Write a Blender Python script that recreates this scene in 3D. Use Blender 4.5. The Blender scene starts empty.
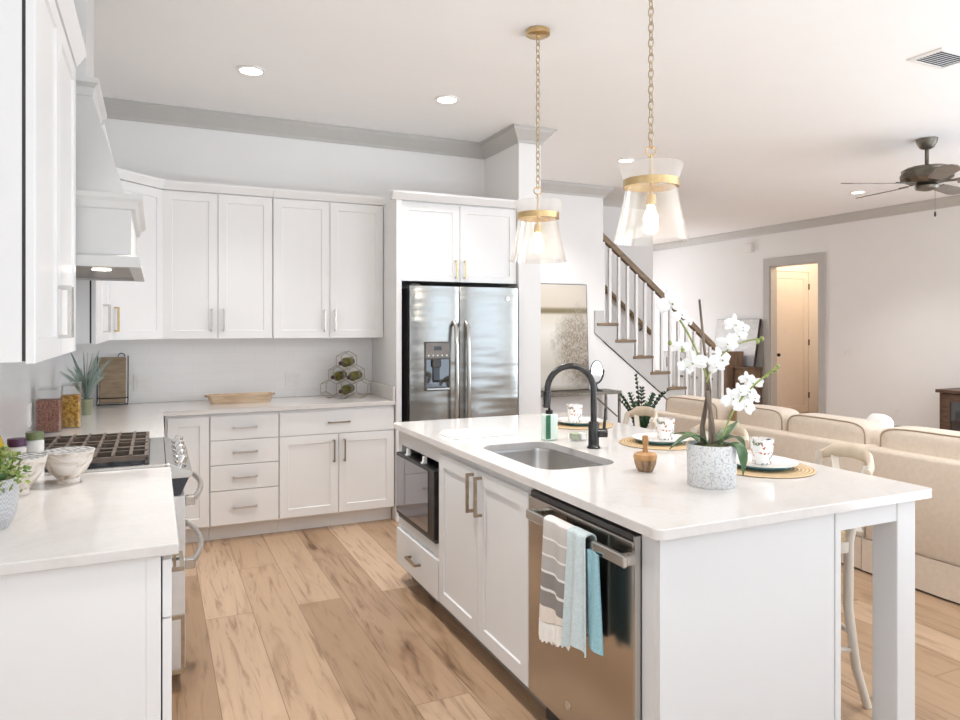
import bpy, bmesh, math, random
from mathutils import Vector, Matrix
random.seed(7)
scene = bpy.context.scene
COL = scene.collection
PI = math.pi

# ------------------------------------------------------------------ camera
cam = bpy.data.cameras.new('camera')
cam_o = bpy.data.objects.new('camera', cam); COL.objects.link(cam_o)
cam_o.location = (0, 0, 1.48)
cam_o.rotation_euler = (PI/2, 0, -math.radians(24.749))
cam.sensor_width = 36.0
cam.lens = 705/960*36
cam.shift_y = -34/960
cam.clip_start = 0.05
scene.camera = cam_o

# ------------------------------------------------------------------ world, lights, exposure
scene.view_settings.view_transform = 'Standard'
scene.view_settings.look = 'None'
scene.view_settings.gamma = 1.0
scene.view_settings.use_curve_mapping = False
scene.view_settings.exposure = 0.63
scene.cycles.max_bounces = 14
scene.cycles.diffuse_bounces = 9
scene.cycles.glossy_bounces = 6
scene.cycles.transmission_bounces = 8
scene.cycles.transparent_max_bounces = 16
scene.cycles.sample_clamp_indirect = 4.0
scene.cycles.caustics_reflective = False
scene.cycles.caustics_refractive = False
scene.cycles.use_denoising = True
world = bpy.data.worlds.new('sky'); scene.world = world
world.use_nodes = True
bg = world.node_tree.nodes['Background']
bg.inputs[0].default_value = (0.86, 0.93, 1.0, 1); bg.inputs[1].default_value = 0.25

def area(name, loc, rot, sx, sy, power, col):
    l = bpy.data.lights.new(name, 'AREA'); l.shape = 'RECTANGLE'; l.size = sx; l.size_y = sy
    l.energy = power; l.color = col
    o = bpy.data.objects.new(name, l); COL.objects.link(o); o.location = loc; o.rotation_euler = rot
    return o
DAY = (0.70, 0.84, 1.0)
area('rear_window_light_kitchen', (1.5, -3.35, 1.4), (PI/2, 0, 0), 3.2, 2.4, 4, DAY)
area('left_fill_light', (-0.5, -1.7, 1.3), (0, -PI/2, 0), 2.2, 2.8, 20, DAY)  # unseen area light with no opening behind it, added to brighten the island's shaded side
area('rear_window_light_living', (6.2, -3.35, 1.4), (PI/2, 0, 0), 3.6, 2.4, 55, DAY)
area('side_window_light', (8.95, 1.3, 1.5), (0, PI/2, 0), 2.2, 3.4, 95, DAY)
# added unseen upward area lights that brighten the ceiling in place of floor bounce
area('ceiling_fill_kitchen', (1.6, -2.2, 0.25), (PI, 0, 0), 4.0, 2.4, 62, (0.78, 0.90, 1.0))
area('ceiling_fill_living', (6.4, -0.9, 0.25), (PI, 0, 0), 4.2, 4.0, 150, (0.78, 0.90, 1.0))
area('entry_fill_light', (7.4, 12.05, 1.5), (-PI/2, 0, 0), 2.0, 1.6, 48, (0.92, 0.95, 1.0))  # unseen area light added at the far wall to brighten the stair area
def point(name, loc, power, col, r=0.05):
    l = bpy.data.lights.new(name, 'POINT'); l.energy = power; l.color = col; l.shadow_soft_size = r
    o = bpy.data.objects.new(name, l); COL.objects.link(o); o.location = loc
    return o
WARM = (0.98, 0.965, 0.95)
point('hallway_bulb', (9.75, 7.95, 2.7), 13, (1.0, 0.72, 0.48), 0.1)

# ------------------------------------------------------------------ mesh helpers
class MB:
    def __init__(s): s.bm = bmesh.new()
    def quad_grid(s, rows, closed_u=False, closed_v=False, cap=False):
        vs = [[s.bm.verts.new(p) for p in r] for r in rows]
        n = len(vs); m = len(vs[0])
        for i in range(n if closed_u else n-1):
            for j in range(m if closed_v else m-1):
                a, b, c, d = vs[i][j], vs[(i+1) % n][j], vs[(i+1) % n][(j+1) % m], vs[i][(j+1) % m]
                try: s.bm.faces.new((a, b, c, d))
                except ValueError: pass
        if cap:
            for r in (vs[0], vs[-1]):
                try: s.bm.faces.new(r)
                except ValueError: pass
        return vs
    def box(s, x0, x1, y0, y1, z0, z1, bev=0.0, seg=1, M=None):
        before = set(s.bm.verts)
        vs = [s.bm.verts.new((x, y, z)) for x in (x0, x1) for y in (y0, y1) for z in (z0, z1)]
        f = [(0,1,3,2),(4,6,7,5),(0,4,5,1),(2,3,7,6),(0,2,6,4),(1,5,7,3)]
        fs = [s.bm.faces.new([vs[i] for i in q]) for q in f]
        if bev > 0:
            es = list({e for q in fs for e in q.edges})
            bmesh.ops.bevel(s.bm, geom=es, offset=bev, segments=seg, affect='EDGES', profile=0.5)
        if M is not None:
            nv = [v for v in s.bm.verts if v not in before]
            bmesh.ops.transform(s.bm, matrix=M, verts=nv)
        return s
    def prism(s, poly, axis, a, b, bev=0.0, seg=1):
        # poly: list of 2-D points; axis 'x': (y,z); 'y': (x,z); 'z': (x,y)
        def P(p, t):
            return {'x': (t, p[0], p[1]), 'y': (p[0], t, p[1]), 'z': (p[0], p[1], t)}[axis]
        A = [s.bm.verts.new(P(p, a)) for p in poly]; B = [s.bm.verts.new(P(p, b)) for p in poly]
        n = len(poly); fs = []
        fs.append(s.bm.faces.new(A)); fs.append(s.bm.faces.new(B[::-1]))
        for i in range(n): fs.append(s.bm.faces.new((A[i], B[i], B[(i+1) % n], A[(i+1) % n])))
        if bev > 0:
            es = list({e for q in fs for e in q.edges})
            bmesh.ops.bevel(s.bm, geom=es, offset=bev, segments=seg, affect='EDGES', profile=0.5)
        return s
    def tube(s, pts, r, n=10, closed=False, cap=True):
        pts = [Vector(p) for p in pts]; N = len(pts)
        rs = r if isinstance(r, (list, tuple)) else [r]*N
        rows = []; up = None
        for i in range(N):
            if closed: t = pts[(i+1) % N]-pts[i-1]
            elif i == 0: t = pts[1]-pts[0]
            elif i == N-1: t = pts[-1]-pts[-2]
            else: t = (pts[i+1]-pts[i]).normalized()+(pts[i]-pts[i-1]).normalized()
            t.normalize()
            if up is None:
                up = t.orthogonal().normalized()
            else:
                up = (up - t*up.dot(t))
                if up.length < 1e-6: up = t.orthogonal()
                up.normalize()
            w = t.cross(up)
            rows.append([pts[i]+up*math.cos(2*PI*k/n)*rs[i]+w*math.sin(2*PI*k/n)*rs[i] for k in range(n)])
        s.quad_grid(rows, closed_u=closed, closed_v=True, cap=cap and not closed)
        return s
    def strip(s, pts, w, h, up=(0, 0, 1)):
        # rectangular bar swept along pts
        pts = [Vector(p) for p in pts]; up = Vector(up); rows = []
        for i in range(len(pts)):
            t = pts[min(i+1, len(pts)-1)]-pts[max(i-1, 0)]; t.normalize()
            sd = t.cross(up).normalized(); u2 = sd.cross(t).normalized()
            rows.append([pts[i]+sd*a*w/2+u2*b*h/2 for a, b in ((-1,-1),(1,-1),(1,1),(-1,1))])
        s.quad_grid(rows, closed_v=True, cap=True)
        return s
    def lathe(s, prof, c=(0, 0, 0), n=32, axis='z', M=None):
        rows = []
        for r, z in prof:
            row = []
            for k in range(n):
                a = 2*PI*k/n; x, y = r*math.cos(a), r*math.sin(a)
                p = Vector({'z': (x, y, z), 'x': (z, x, y), 'y': (x, z, y)}[axis])
                if M is not None: p = M @ p
                row.append(p+Vector(c))
            rows.append(row)
        s.quad_grid(rows, closed_v=True)
        for row in (rows[0], rows[-1]):
            pass
        s.bm.verts.ensure_lookup_table()
        bmesh.ops.remove_doubles(s.bm, verts=s.bm.verts, dist=1e-6)
        be = [e for e in s.bm.edges if e.is_boundary]
        if be: bmesh.ops.holes_fill(s.bm, edges=be, sides=0)
        return s
    def squad(s, c, r, e=0.35, n=20, m=12, M=None):
        def sp(v, e): return math.copysign(abs(v)**e, v)
        rows = []
        for i in range(m+1):
            ph = -PI/2+PI*i/m
            row = []
            for k in range(n):
                th = 2*PI*k/n
                p = Vector((r[0]*sp(math.cos(ph), e)*sp(math.cos(th), e), r[1]*sp(math.cos(ph), e)*sp(math.sin(th), e), r[2]*sp(math.sin(ph), e)))
                if M is not None: p = M @ p
                row.append(p+Vector(c))
            rows.append(row)
        s.quad_grid(rows, closed_v=True)
        bmesh.ops.remove_doubles(s.bm, verts=s.bm.verts, dist=1e-6)
        return s
    def shaker(s, o, u, n, w, h, t=0.02, rail=0.06, dep=0.008):
        # o: lower corner on the carcass plane, u: unit along the width, n: outward normal
        o, u, n = Vector(o), Vector(u), Vector(n); z = Vector((0, 0, 1))
        def ring(a, b, d): return [o+u*p+z*q+n*d for p, q in ((a, b), (w-a, b), (w-a, h-b), (a, h-b))]
        c = 0.002
        rows = [ring(0, 0, 0), ring(0, 0, t-c), ring(c, c, t), ring(rail, rail, t), ring(rail+0.003, rail+0.003, t-dep)]
        vs = s.quad_grid(rows, closed_v=True)
        s.bm.faces.new(vs[0]); s.bm.faces.new(vs[-1])
        return s
    def slab(s, o, u, n, w, h, t=0.02):
        o, u, n = Vector(o), Vector(u), Vector(n); z = Vector((0, 0, 1))
        def ring(a, d): return [o+u*p+z*q+n*d for p, q in ((a, a), (w-a, a), (w-a, h-a), (a, h-a))]
        vs = s.quad_grid([ring(0, 0), ring(0, t-0.002), ring(0.002, t)], closed_v=True)
        s.bm.faces.new(vs[0]); s.bm.faces.new(vs[-1])
        return s
    def cloth(s, rows, th):
        # closed thin sheet from a grid of points
        R = [[Vector(p) for p in r] for r in rows]; n = len(R); m = len(R[0])
        def nrm(i, j):
            a = R[min(i+1, n-1)][j]-R[max(i-1, 0)][j]; b = R[i][min(j+1, m-1)]-R[i][max(j-1, 0)]
            c = a.cross(b); return c.normalized() if c.length > 1e-9 else Vector((0, 0, 1))
        A = [[s.bm.verts.new(R[i][j]+nrm(i, j)*th/2) for j in range(m)] for i in range(n)]
        B = [[s.bm.verts.new(R[i][j]-nrm(i, j)*th/2) for j in range(m)] for i in range(n)]
        for i in range(n-1):
            for j in range(m-1):
                s.bm.faces.new((A[i][j], A[i+1][j], A[i+1][j+1], A[i][j+1]))
                s.bm.faces.new((B[i][j], B[i][j+1], B[i+1][j+1], B[i+1][j]))
        for i in range(n-1):
            s.bm.faces.new((A[i][0], B[i][0], B[i+1][0], A[i+1][0])); s.bm.faces.new((A[i][-1], A[i+1][-1], B[i+1][-1], B[i][-1]))
        for j in range(m-1):
            s.bm.faces.new((A[0][j], A[0][j+1], B[0][j+1], B[0][j])); s.bm.faces.new((A[-1][j], B[-1][j], B[-1][j+1], A[-1][j+1]))
        return s
    def build(s, name, mat, parent=None, smooth=False):
        bmesh.ops.recalc_face_normals(s.bm, faces=s.bm.faces)
        me = bpy.data.meshes.new(name)
        if parent is not None:
            p = parent; off = Vector((0, 0, 0))
            while p is not None: off += p.location; p = p.parent
            bmesh.ops.translate(s.bm, vec=-off, verts=s.bm.verts)
        s.bm.to_mesh(me); s.bm.free()
        me.materials.append(mat)
        if smooth:
            for q in me.polygons: q.use_smooth = True
            try: me.set_sharp_from_angle(angle=math.radians(38))
            except Exception: pass
        o = bpy.data.objects.new(name, me); COL.objects.link(o)
        if parent is not None: o.parent = parent
        return o

def tag(o, label, cat, group=None):
    o['label'] = label; o['category'] = cat
    if group: o['group'] = group
    return o
def thing(name, loc, label, cat, group=None):
    o = bpy.data.objects.new(name, None); COL.objects.link(o); o.location = loc
    o.empty_display_size = 0.05
    return tag(o, label, cat, group)
def struct(o): o['kind'] = 'structure'; return o
def copy_tree(o, parent=None):
    c = o.copy(); COL.objects.link(c)
    if parent is not None: c.parent = parent
    for ch in list(o.children): copy_tree(ch, c)
    return c
def box(name, mat, dims, parent=None, bev=0.0, seg=1):
    return MB().box(*dims, bev=bev, seg=seg).build(name, mat, parent)

# ------------------------------------------------------------------ materials
def mat(name, col=(0.8, 0.8, 0.8), rough=0.5, metal=0.0, spec=0.5, emit=None, estr=0.0, coat=0.0, sheen=0.0):
    m = bpy.data.materials.new(name); m.use_nodes = True
    b = m.node_tree.nodes['Principled BSDF']
    b.inputs['Base Color'].default_value = (*col, 1); b.inputs['Roughness'].default_value = rough
    b.inputs['Metallic'].default_value = metal; b.inputs['Specular IOR Level'].default_value = spec
    b.inputs['Coat Weight'].default_value = coat; b.inputs['Sheen Weight'].default_value = sheen
    if emit: b.inputs['Emission Color'].default_value = (*emit, 1); b.inputs['Emission Strength'].default_value = estr
    return m
def nt(m): return m.node_tree.nodes, m.node_tree.links, m.node_tree.nodes['Principled BSDF']
def coords(m, kind='Object', scale=(1, 1, 1), rot=(0, 0, 0)):
    N, L, b = nt(m)
    tc = N.new('ShaderNodeTexCoord'); mp = N.new('ShaderNodeMapping')
    mp.inputs['Scale'].default_value = scale; mp.inputs['Rotation'].default_value = rot
    L.new(tc.outputs[kind], mp.inputs['Vector']); return mp.outputs['Vector']
def noise(m, vec, scale, detail=4, rough=0.55, dist=0.0):
    N, L, b = nt(m); n = N.new('ShaderNodeTexNoise')
    n.inputs['Scale'].default_value = scale; n.inputs['Detail'].default_value = detail
    n.inputs['Roughness'].default_value = rough; n.inputs['Distortion'].default_value = dist
    L.new(vec, n.inputs['Vector']); return n.outputs['Fac']
def ramp(m, fac, stops, interp='LINEAR'):
    N, L, b = nt(m); r = N.new('ShaderNodeValToRGB'); r.color_ramp.interpolation = interp
    e = r.color_ramp.elements
    while len(e) < len(stops): e.new(0.5)
    for k, (p, c) in enumerate(stops):
        e[k].position = p; e[k].color = (*c, 1) if len(c) == 3 else c
    L.new(fac, r.inputs['Fac']); return r.outputs['Color']
def mix(m, fac, a, b_, mode='MIX'):
    N, L, b = nt(m); x = N.new('ShaderNodeMix'); x.data_type = 'RGBA'; x.blend_type = mode
    for v, i in ((fac, 0), (a, 6), (b_, 7)):
        if hasattr(v, 'links'): L.new(v, x.inputs[i])
        elif i == 0: x.inputs[0].default_value = v
        else: x.inputs[i].default_value = (*v, 1)
    return x.outputs[2]
def setcol(m, out): m.node_tree.links.new(out, nt(m)[2].inputs['Base Color'])
def bump(m, h, strength=0.2, dist=0.01):
    N, L, b = nt(m); bp = N.new('ShaderNodeBump'); bp.inputs['Strength'].default_value = strength; bp.inputs['Distance'].default_value = dist
    L.new(h, bp.inputs['Height']); L.new(bp.outputs['Normal'], b.inputs['Normal'])

def mottled(name, a, b_, scale, rough=0.6, bumpk=0.0, metal=0.0, sc=(1, 1, 1), lo=0.35, hi=0.65, kind='Object', detail=4):
    m = mat(name, a, rough, metal); f = noise(m, coords(m, kind, sc), scale, detail)
    setcol(m, ramp(m, f, [(lo, a), (hi, b_)]))
    if bumpk: bump(m, f, bumpk)
    return m

M_wall = mottled('warm_white_wall_paint', (0.82, 0.81, 0.80), (0.83, 0.82, 0.81), 3, 0.75)
M_ceil = mottled('ceiling_paint', (0.885, 0.88, 0.875), (0.895, 0.89, 0.885), 3, 0.85)
M_trim = mottled('greige_trim_paint', (0.50, 0.485, 0.46), (0.515, 0.50, 0.475), 6, 0.45)
M_cab = mottled('white_cabinet_paint', (0.80, 0.795, 0.79), (0.81, 0.805, 0.80), 5, 0.35)
M_island = mottled('pale_grey_island_paint', (0.69, 0.69, 0.69), (0.70, 0.70, 0.70), 5, 0.38)
M_dark = mottled('dark_gap', (0.03, 0.03, 0.03), (0.045, 0.043, 0.04), 9, 0.6)
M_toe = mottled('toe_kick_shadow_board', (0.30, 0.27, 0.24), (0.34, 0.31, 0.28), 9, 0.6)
M_gold = mottled('brushed_brass', (0.62, 0.44, 0.22), (0.70, 0.52, 0.28), 40, 0.28, 0.0, 1.0)
M_chain = mottled('antique_brass', (0.46, 0.36, 0.22), (0.54, 0.43, 0.28), 40, 0.3, 0.0, 1.0)
M_bronzepull = mottled('brushed_champagne_metal', (0.36, 0.29, 0.21), (0.44, 0.36, 0.27), 40, 0.3, 0.0, 1.0)
M_nickel = mottled('satin_nickel', (0.62, 0.59, 0.55), (0.70, 0.67, 0.63), 40, 0.28, 0.0, 1.0)
M_black = mottled('matte_black_metal', (0.018, 0.017, 0.016), (0.03, 0.028, 0.026), 20, 0.35, 0.0, 0.4)
M_faucet = mottled('dark_gunmetal', (0.05, 0.048, 0.047), (0.075, 0.072, 0.07), 20, 0.28, 0.0, 0.85)
M_iron = mottled('brown_cast_iron', (0.10, 0.075, 0.058), (0.15, 0.115, 0.09), 25, 0.45)
M_fan = mottled('aged_pewter_metal', (0.11, 0.095, 0.075), (0.20, 0.175, 0.14), 12, 0.4, 0.0, 0.7)
M_blade = mottled('grey_brown_fan_blade', (0.17, 0.145, 0.125), (0.23, 0.20, 0.175), 4, 0.5, sc=(1, 1, 1))
M_porcelain = mottled('white_porcelain', (0.82, 0.81, 0.79), (0.85, 0.84, 0.82), 10, 0.15)
M_teal = mottled('teal_glaze', (0.14, 0.36, 0.44), (0.22, 0.47, 0.54), 14, 0.2)
M_plastic = mottled('white_plastic', (0.80, 0.79, 0.77), (0.83, 0.82, 0.80), 10, 0.35)
M_leaf = mottled('deep_green_leaf', (0.035, 0.09, 0.025), (0.09, 0.17, 0.05), 18, 0.4)
M_darkleaf = mottled('dark_glossy_leaf', (0.012, 0.04, 0.014), (0.03, 0.075, 0.028), 18, 0.3)
M_boxleaf = mottled('yellow_green_leaf', (0.14, 0.24, 0.05), (0.42, 0.47, 0.15), 30, 0.5)
M_airleaf = mottled('silvery_green_leaf', (0.22, 0.30, 0.26), (0.42, 0.48, 0.44), 14, 0.6)
M_petal = mottled('white_petal', (0.86, 0.86, 0.84), (0.90, 0.90, 0.89), 30, 0.5)
M_stem = mottled('olive_green_stem', (0.22, 0.28, 0.07), (0.34, 0.40, 0.12), 20, 0.5)
M_bark = mottled('brown_twig', (0.10, 0.07, 0.05), (0.30, 0.24, 0.19), 40, 0.7, sc=(1, 1, 0.1))
M_linen = mottled('tan_linen_slipcover', (0.67, 0.575, 0.475), (0.71, 0.615, 0.515), 40, 0.9, 0.15)
M_piping = mottled('darker_tan_piping', (0.36, 0.28, 0.20), (0.40, 0.31, 0.23), 40, 0.9)
M_stool = mottled('whitewashed_wood', (0.62, 0.56, 0.48), (0.76, 0.71, 0.63), 10, 0.55, sc=(1, 1, 0.2))
M_stoolrail = mottled('cream_bent_wood', (0.64, 0.53, 0.40), (0.72, 0.62, 0.49), 10, 0.5, sc=(1, 1, 0.3))
M_rush = mottled('woven_rush', (0.45, 0.33, 0.19), (0.60, 0.46, 0.29), 60, 0.8, 0.3)
M_walnut = mottled('dark_walnut_wood', (0.075, 0.04, 0.025), (0.14, 0.085, 0.055), 8, 0.45, sc=(1, 1, 6))
M_dresser = mottled('mid_brown_wood', (0.15, 0.095, 0.06), (0.24, 0.16, 0.105), 8, 0.5, sc=(4, 4, 0.6))
M_oakrail = mottled('brown_stained_oak', (0.17, 0.105, 0.05), (0.25, 0.165, 0.085), 8, 0.45, sc=(0.5, 3, 3))
M_tray = mottled('pale_carved_wood', (0.46, 0.33, 0.21), (0.66, 0.51, 0.36), 7, 0.6, sc=(1, 5, 8))
M_board = mottled('tan_cutting_board_wood', (0.26, 0.185, 0.115), (0.36, 0.27, 0.18), 10, 0.6, sc=(1, 1, 5))
M_brush = mottled('warm_beech_wood', (0.40, 0.20, 0.07), (0.58, 0.33, 0.14), 10, 0.45, sc=(4, 4, 1))
M_bristle = mottled('brown_bristle_block', (0.13, 0.08, 0.05), (0.42, 0.27, 0.15), 60, 0.7, sc=(1, 1, 0.15))
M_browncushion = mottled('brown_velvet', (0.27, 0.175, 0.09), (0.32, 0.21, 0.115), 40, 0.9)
M_concrete = mottled('mottled_concrete', (0.40, 0.40, 0.40), (0.70, 0.70, 0.695), 130, 0.85, 0.4, detail=6, lo=0.34, hi=0.50)
M_soil = mottled('dark_moss', (0.05, 0.06, 0.03), (0.12, 0.12, 0.06), 50, 0.9)
M_potgreen = mottled('olive_ceramic', (0.22, 0.23, 0.14), (0.28, 0.29, 0.19), 12, 0.4)
M_lentil = mottled('red_brown_beans', (0.20, 0.06, 0.04), (0.46, 0.22, 0.15), 110, 0.6, 0.6, detail=2)
M_pasta = mottled('golden_dry_pasta', (0.42, 0.19, 0.02), (0.74, 0.46, 0.09), 60, 0.5, 0.8, detail=2, lo=0.42, hi=0.58)
M_purple = mottled('purple_jar_lid', (0.07, 0.02, 0.06), (0.10, 0.035, 0.085), 20, 0.4)
M_greenlid = mottled('green_jar_lid', (0.15, 0.185, 0.075), (0.19, 0.23, 0.10), 20, 0.4)
M_oil = mottled('yellow_oil', (0.55, 0.36, 0.01), (0.62, 0.42, 0.02), 6, 0.1)
M_bottle = mottled('olive_bottle_glass', (0.08, 0.075, 0.012), (0.15, 0.135, 0.03), 6, 0.08)
M_foil = mottled('dark_wine_capsule', (0.03, 0.015, 0.012), (0.05, 0.02, 0.018), 20, 0.35)
M_cream = mottled('cream_paper', (0.72, 0.66, 0.54), (0.78, 0.72, 0.60), 20, 0.7)
M_soap = mottled('pale_green_soap', (0.62, 0.74, 0.66), (0.70, 0.80, 0.73), 6, 0.1)
M_greenink = mottled('dark_green_label_ink', (0.02, 0.14, 0.07), (0.03, 0.18, 0.09), 20, 0.5)
M_sponge = mottled('green_sponge', (0.30, 0.36, 0.24), (0.40, 0.46, 0.33), 50, 0.9)
M_locker = mottled('grey_painted_locker', (0.48, 0.49, 0.50), (0.54, 0.55, 0.56), 8, 0.5)
M_ink = mottled('charcoal_ink', (0.03, 0.03, 0.035), (0.05, 0.05, 0.055), 20, 0.6)
M_mirror = mottled('mirror_glass', (0.55, 0.56, 0.57), (0.57, 0.58, 0.59), 2, 0.03, 0.0, 1.0)
M_whitewood = mottled('white_painted_wood', (0.80, 0.79, 0.775), (0.83, 0.82, 0.805), 10, 0.4)
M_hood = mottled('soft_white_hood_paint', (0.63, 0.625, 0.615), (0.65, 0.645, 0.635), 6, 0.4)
M_hooddark = mottled('hood_insert_metal', (0.20, 0.17, 0.14), (0.26, 0.225, 0.19), 10, 0.35, 0.0, 0.6)
M_doorpaint = mottled('white_door_paint', (0.80, 0.76, 0.71), (0.82, 0.78, 0.73), 6, 0.45)
M_fringe = mottled('white_cotton_fringe', (0.80, 0.77, 0.72), (0.86, 0.83, 0.79), 60, 0.95, 0.3)
M_towelwhite = mottled('white_cotton', (0.74, 0.76, 0.77), (0.80, 0.82, 0.83), 90, 0.95, 0.3)
M_frame_dark = mottled('dark_frame', (0.03, 0.025, 0.022), (0.05, 0.04, 0.035), 10, 0.5)
M_lamp = mat('recessed_lamp_glow', (1, 1, 1), 0.5, emit=(1.0, 0.90, 0.78), estr=9)
M_bulb = mat('warm_bulb_glow', (1, 1, 1), 0.5, emit=(1.0, 0.80, 0.55), estr=26)
M_clock = mat('dispenser_display', (0.02, 0.02, 0.02), 0.2)

def stainless(name, col, rough, sc=(1, 1, 1), wav=0.0, vert=False):
    m = mat(name, col, rough, 1.0)
    v = coords(m, 'Object', sc); f = noise(m, v, 160, 2)
    r = m.node_tree.nodes.new('ShaderNodeMapRange'); r.inputs['To Min'].default_value = rough-0.02; r.inputs['To Max'].default_value = rough+0.03
    m.node_tree.links.new(f, r.inputs['Value']); m.node_tree.links.new(r.outputs[0], nt(m)[2].inputs['Roughness'])
    if wav:
        v2 = coords(m, 'Object', (0.8, 1, 4)); bump(m, noise(m, v2, 1.6, 2, 0.4), 1.0, wav)
    return m
M_steel = stainless('brushed_stainless', (0.60, 0.585, 0.56), 0.24, (0.03, 0.03, 1))
M_fridge = stainless('fridge_stainless', (0.345, 0.34, 0.32), 0.25, (0.03, 0.03, 1), 0.016)
M_dw = stainless('dishwasher_stainless', (0.52, 0.475, 0.43), 0.2, (1, 0.03, 0.03))
M_ovendoor = mottled('pale_brushed_steel', (0.74, 0.74, 0.74), (0.78, 0.78, 0.78), 30, 0.38, 0.0, 0.35)
M_sink = mottled('sink_stainless', (0.50, 0.475, 0.45), (0.52, 0.495, 0.47), 3, 0.27, 0.0, 1.0)
M_chrome = mottled('polished_chrome', (0.78, 0.77, 0.76), (0.82, 0.81, 0.80), 4, 0.08, 0.0, 1.0)
M_blackglass = mat('black_glass', (0.015, 0.015, 0.018), 0.04, 0.0, 0.8, coat=1.0)
M_darkplastic = mottled('dark_grey_plastic', (0.05, 0.045, 0.042), (0.075, 0.068, 0.062), 12, 0.4)
M_ctrl = mottled('dispenser_panel', (0.15, 0.125, 0.105), (0.19, 0.16, 0.135), 12, 0.3, 0.0, 0.5)
M_navy = mottled('blue_black_enamel', (0.03, 0.035, 0.045), (0.045, 0.05, 0.06), 12, 0.3)
M_microglass = mat('blue_tinted_oven_glass', (0.10, 0.10, 0.13), 0.05, 0.35, 0.9, coat=1.0)

def thin_glass(name, tint=(1, 1, 1), gl=0.10, rough=0.02, gcol=(1, 1, 1), milk=0.0):
    m = bpy.data.materials.new(name); m.use_nodes = True; N = m.node_tree.nodes; L = m.node_tree.links
    N.clear(); out = N.new('ShaderNodeOutputMaterial'); tr = N.new('ShaderNodeBsdfTransparent'); g = N.new('ShaderNodeBsdfGlossy')
    tr.inputs[0].default_value = (*tint, 1); g.inputs[0].default_value = (*gcol, 1); g.inputs['Roughness'].default_value = rough
    lw = N.new('ShaderNodeLayerWeight'); lw.inputs['Blend'].default_value = 0.28
    mr = N.new('ShaderNodeMapRange'); mr.inputs['To Min'].default_value = gl*0.35; mr.inputs['To Max'].default_value = min(1, gl*4.5)
    L.new(lw.outputs['Facing'], mr.inputs['Value'])
    mx = N.new('ShaderNodeMixShader'); L.new(mr.outputs[0], mx.inputs[0]); L.new(tr.outputs[0], mx.inputs[1]); L.new(g.outputs[0], mx.inputs[2])
    if milk > 0:
        d = N.new('ShaderNodeBsdfTranslucent'); d.inputs[0].default_value = (0.92, 0.90, 0.87, 1); m2 = N.new('ShaderNodeMixShader'); m2.inputs[0].default_value = milk
        L.new(mx.outputs[0], m2.inputs[1]); L.new(d.outputs[0], m2.inputs[2]); L.new(m2.outputs[0], out.inputs[0])
    else: L.new(mx.outputs[0], out.inputs[0])
    return m
M_glass = thin_glass('clear_glass', (0.97, 0.97, 0.97), 0.10)
M_glasslid = thin_glass('thick_glass_lid', (0.85, 0.85, 0.85), 0.35, 0.08)
M_shade = thin_glass('seeded_glass_shade', (0.97, 0.955, 0.93), 0.14, 0.08, (1, 1, 1), 0.012)
def frosted():
    m = bpy.data.materials.new('frosted_glass_collar'); m.use_nodes = True; N = m.node_tree.nodes; L = m.node_tree.links
    N.clear(); out = N.new('ShaderNodeOutputMaterial'); tr = N.new('ShaderNodeBsdfTransparent'); d = N.new('ShaderNodeBsdfTranslucent'); d2 = N.new('ShaderNodeBsdfDiffuse')
    d.inputs[0].default_value = (0.9, 0.86, 0.82, 1); d2.inputs[0].default_value = (0.82, 0.78, 0.75, 1)
    a = N.new('ShaderNodeMixShader'); L.new(d.outputs[0], a.inputs[1]); L.new(d2.outputs[0], a.inputs[2])
    b = N.new('ShaderNodeMixShader'); b.inputs[0].default_value = 0.42
    L.new(tr.outputs[0], b.inputs[1]); L.new(a.outputs[0], b.inputs[2]); L.new(b.outputs[0], out.inputs[0]); return m
M_frost = frosted()

def quartz():
    m = mat('white_quartz', (0.84, 0.82, 0.80), 0.10); v = coords(m)
    f = noise(m, v, 1.8, 8, 0.6, 1.4)
    c1 = ramp(m, f, [(0.46, (0.69, 0.66, 0.635)), (0.495, (0.665, 0.635, 0.605)), (0.53, (0.69, 0.66, 0.635))])
    f2 = noise(m, v, 60, 2); c2 = ramp(m, f2, [(0.3, (0.96, 0.96, 0.96)), (0.7, (1, 1, 1))])
    setcol(m, mix(m, 1.0, c1, c2, 'MULTIPLY')); return m
M_quartz = quartz()

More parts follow.
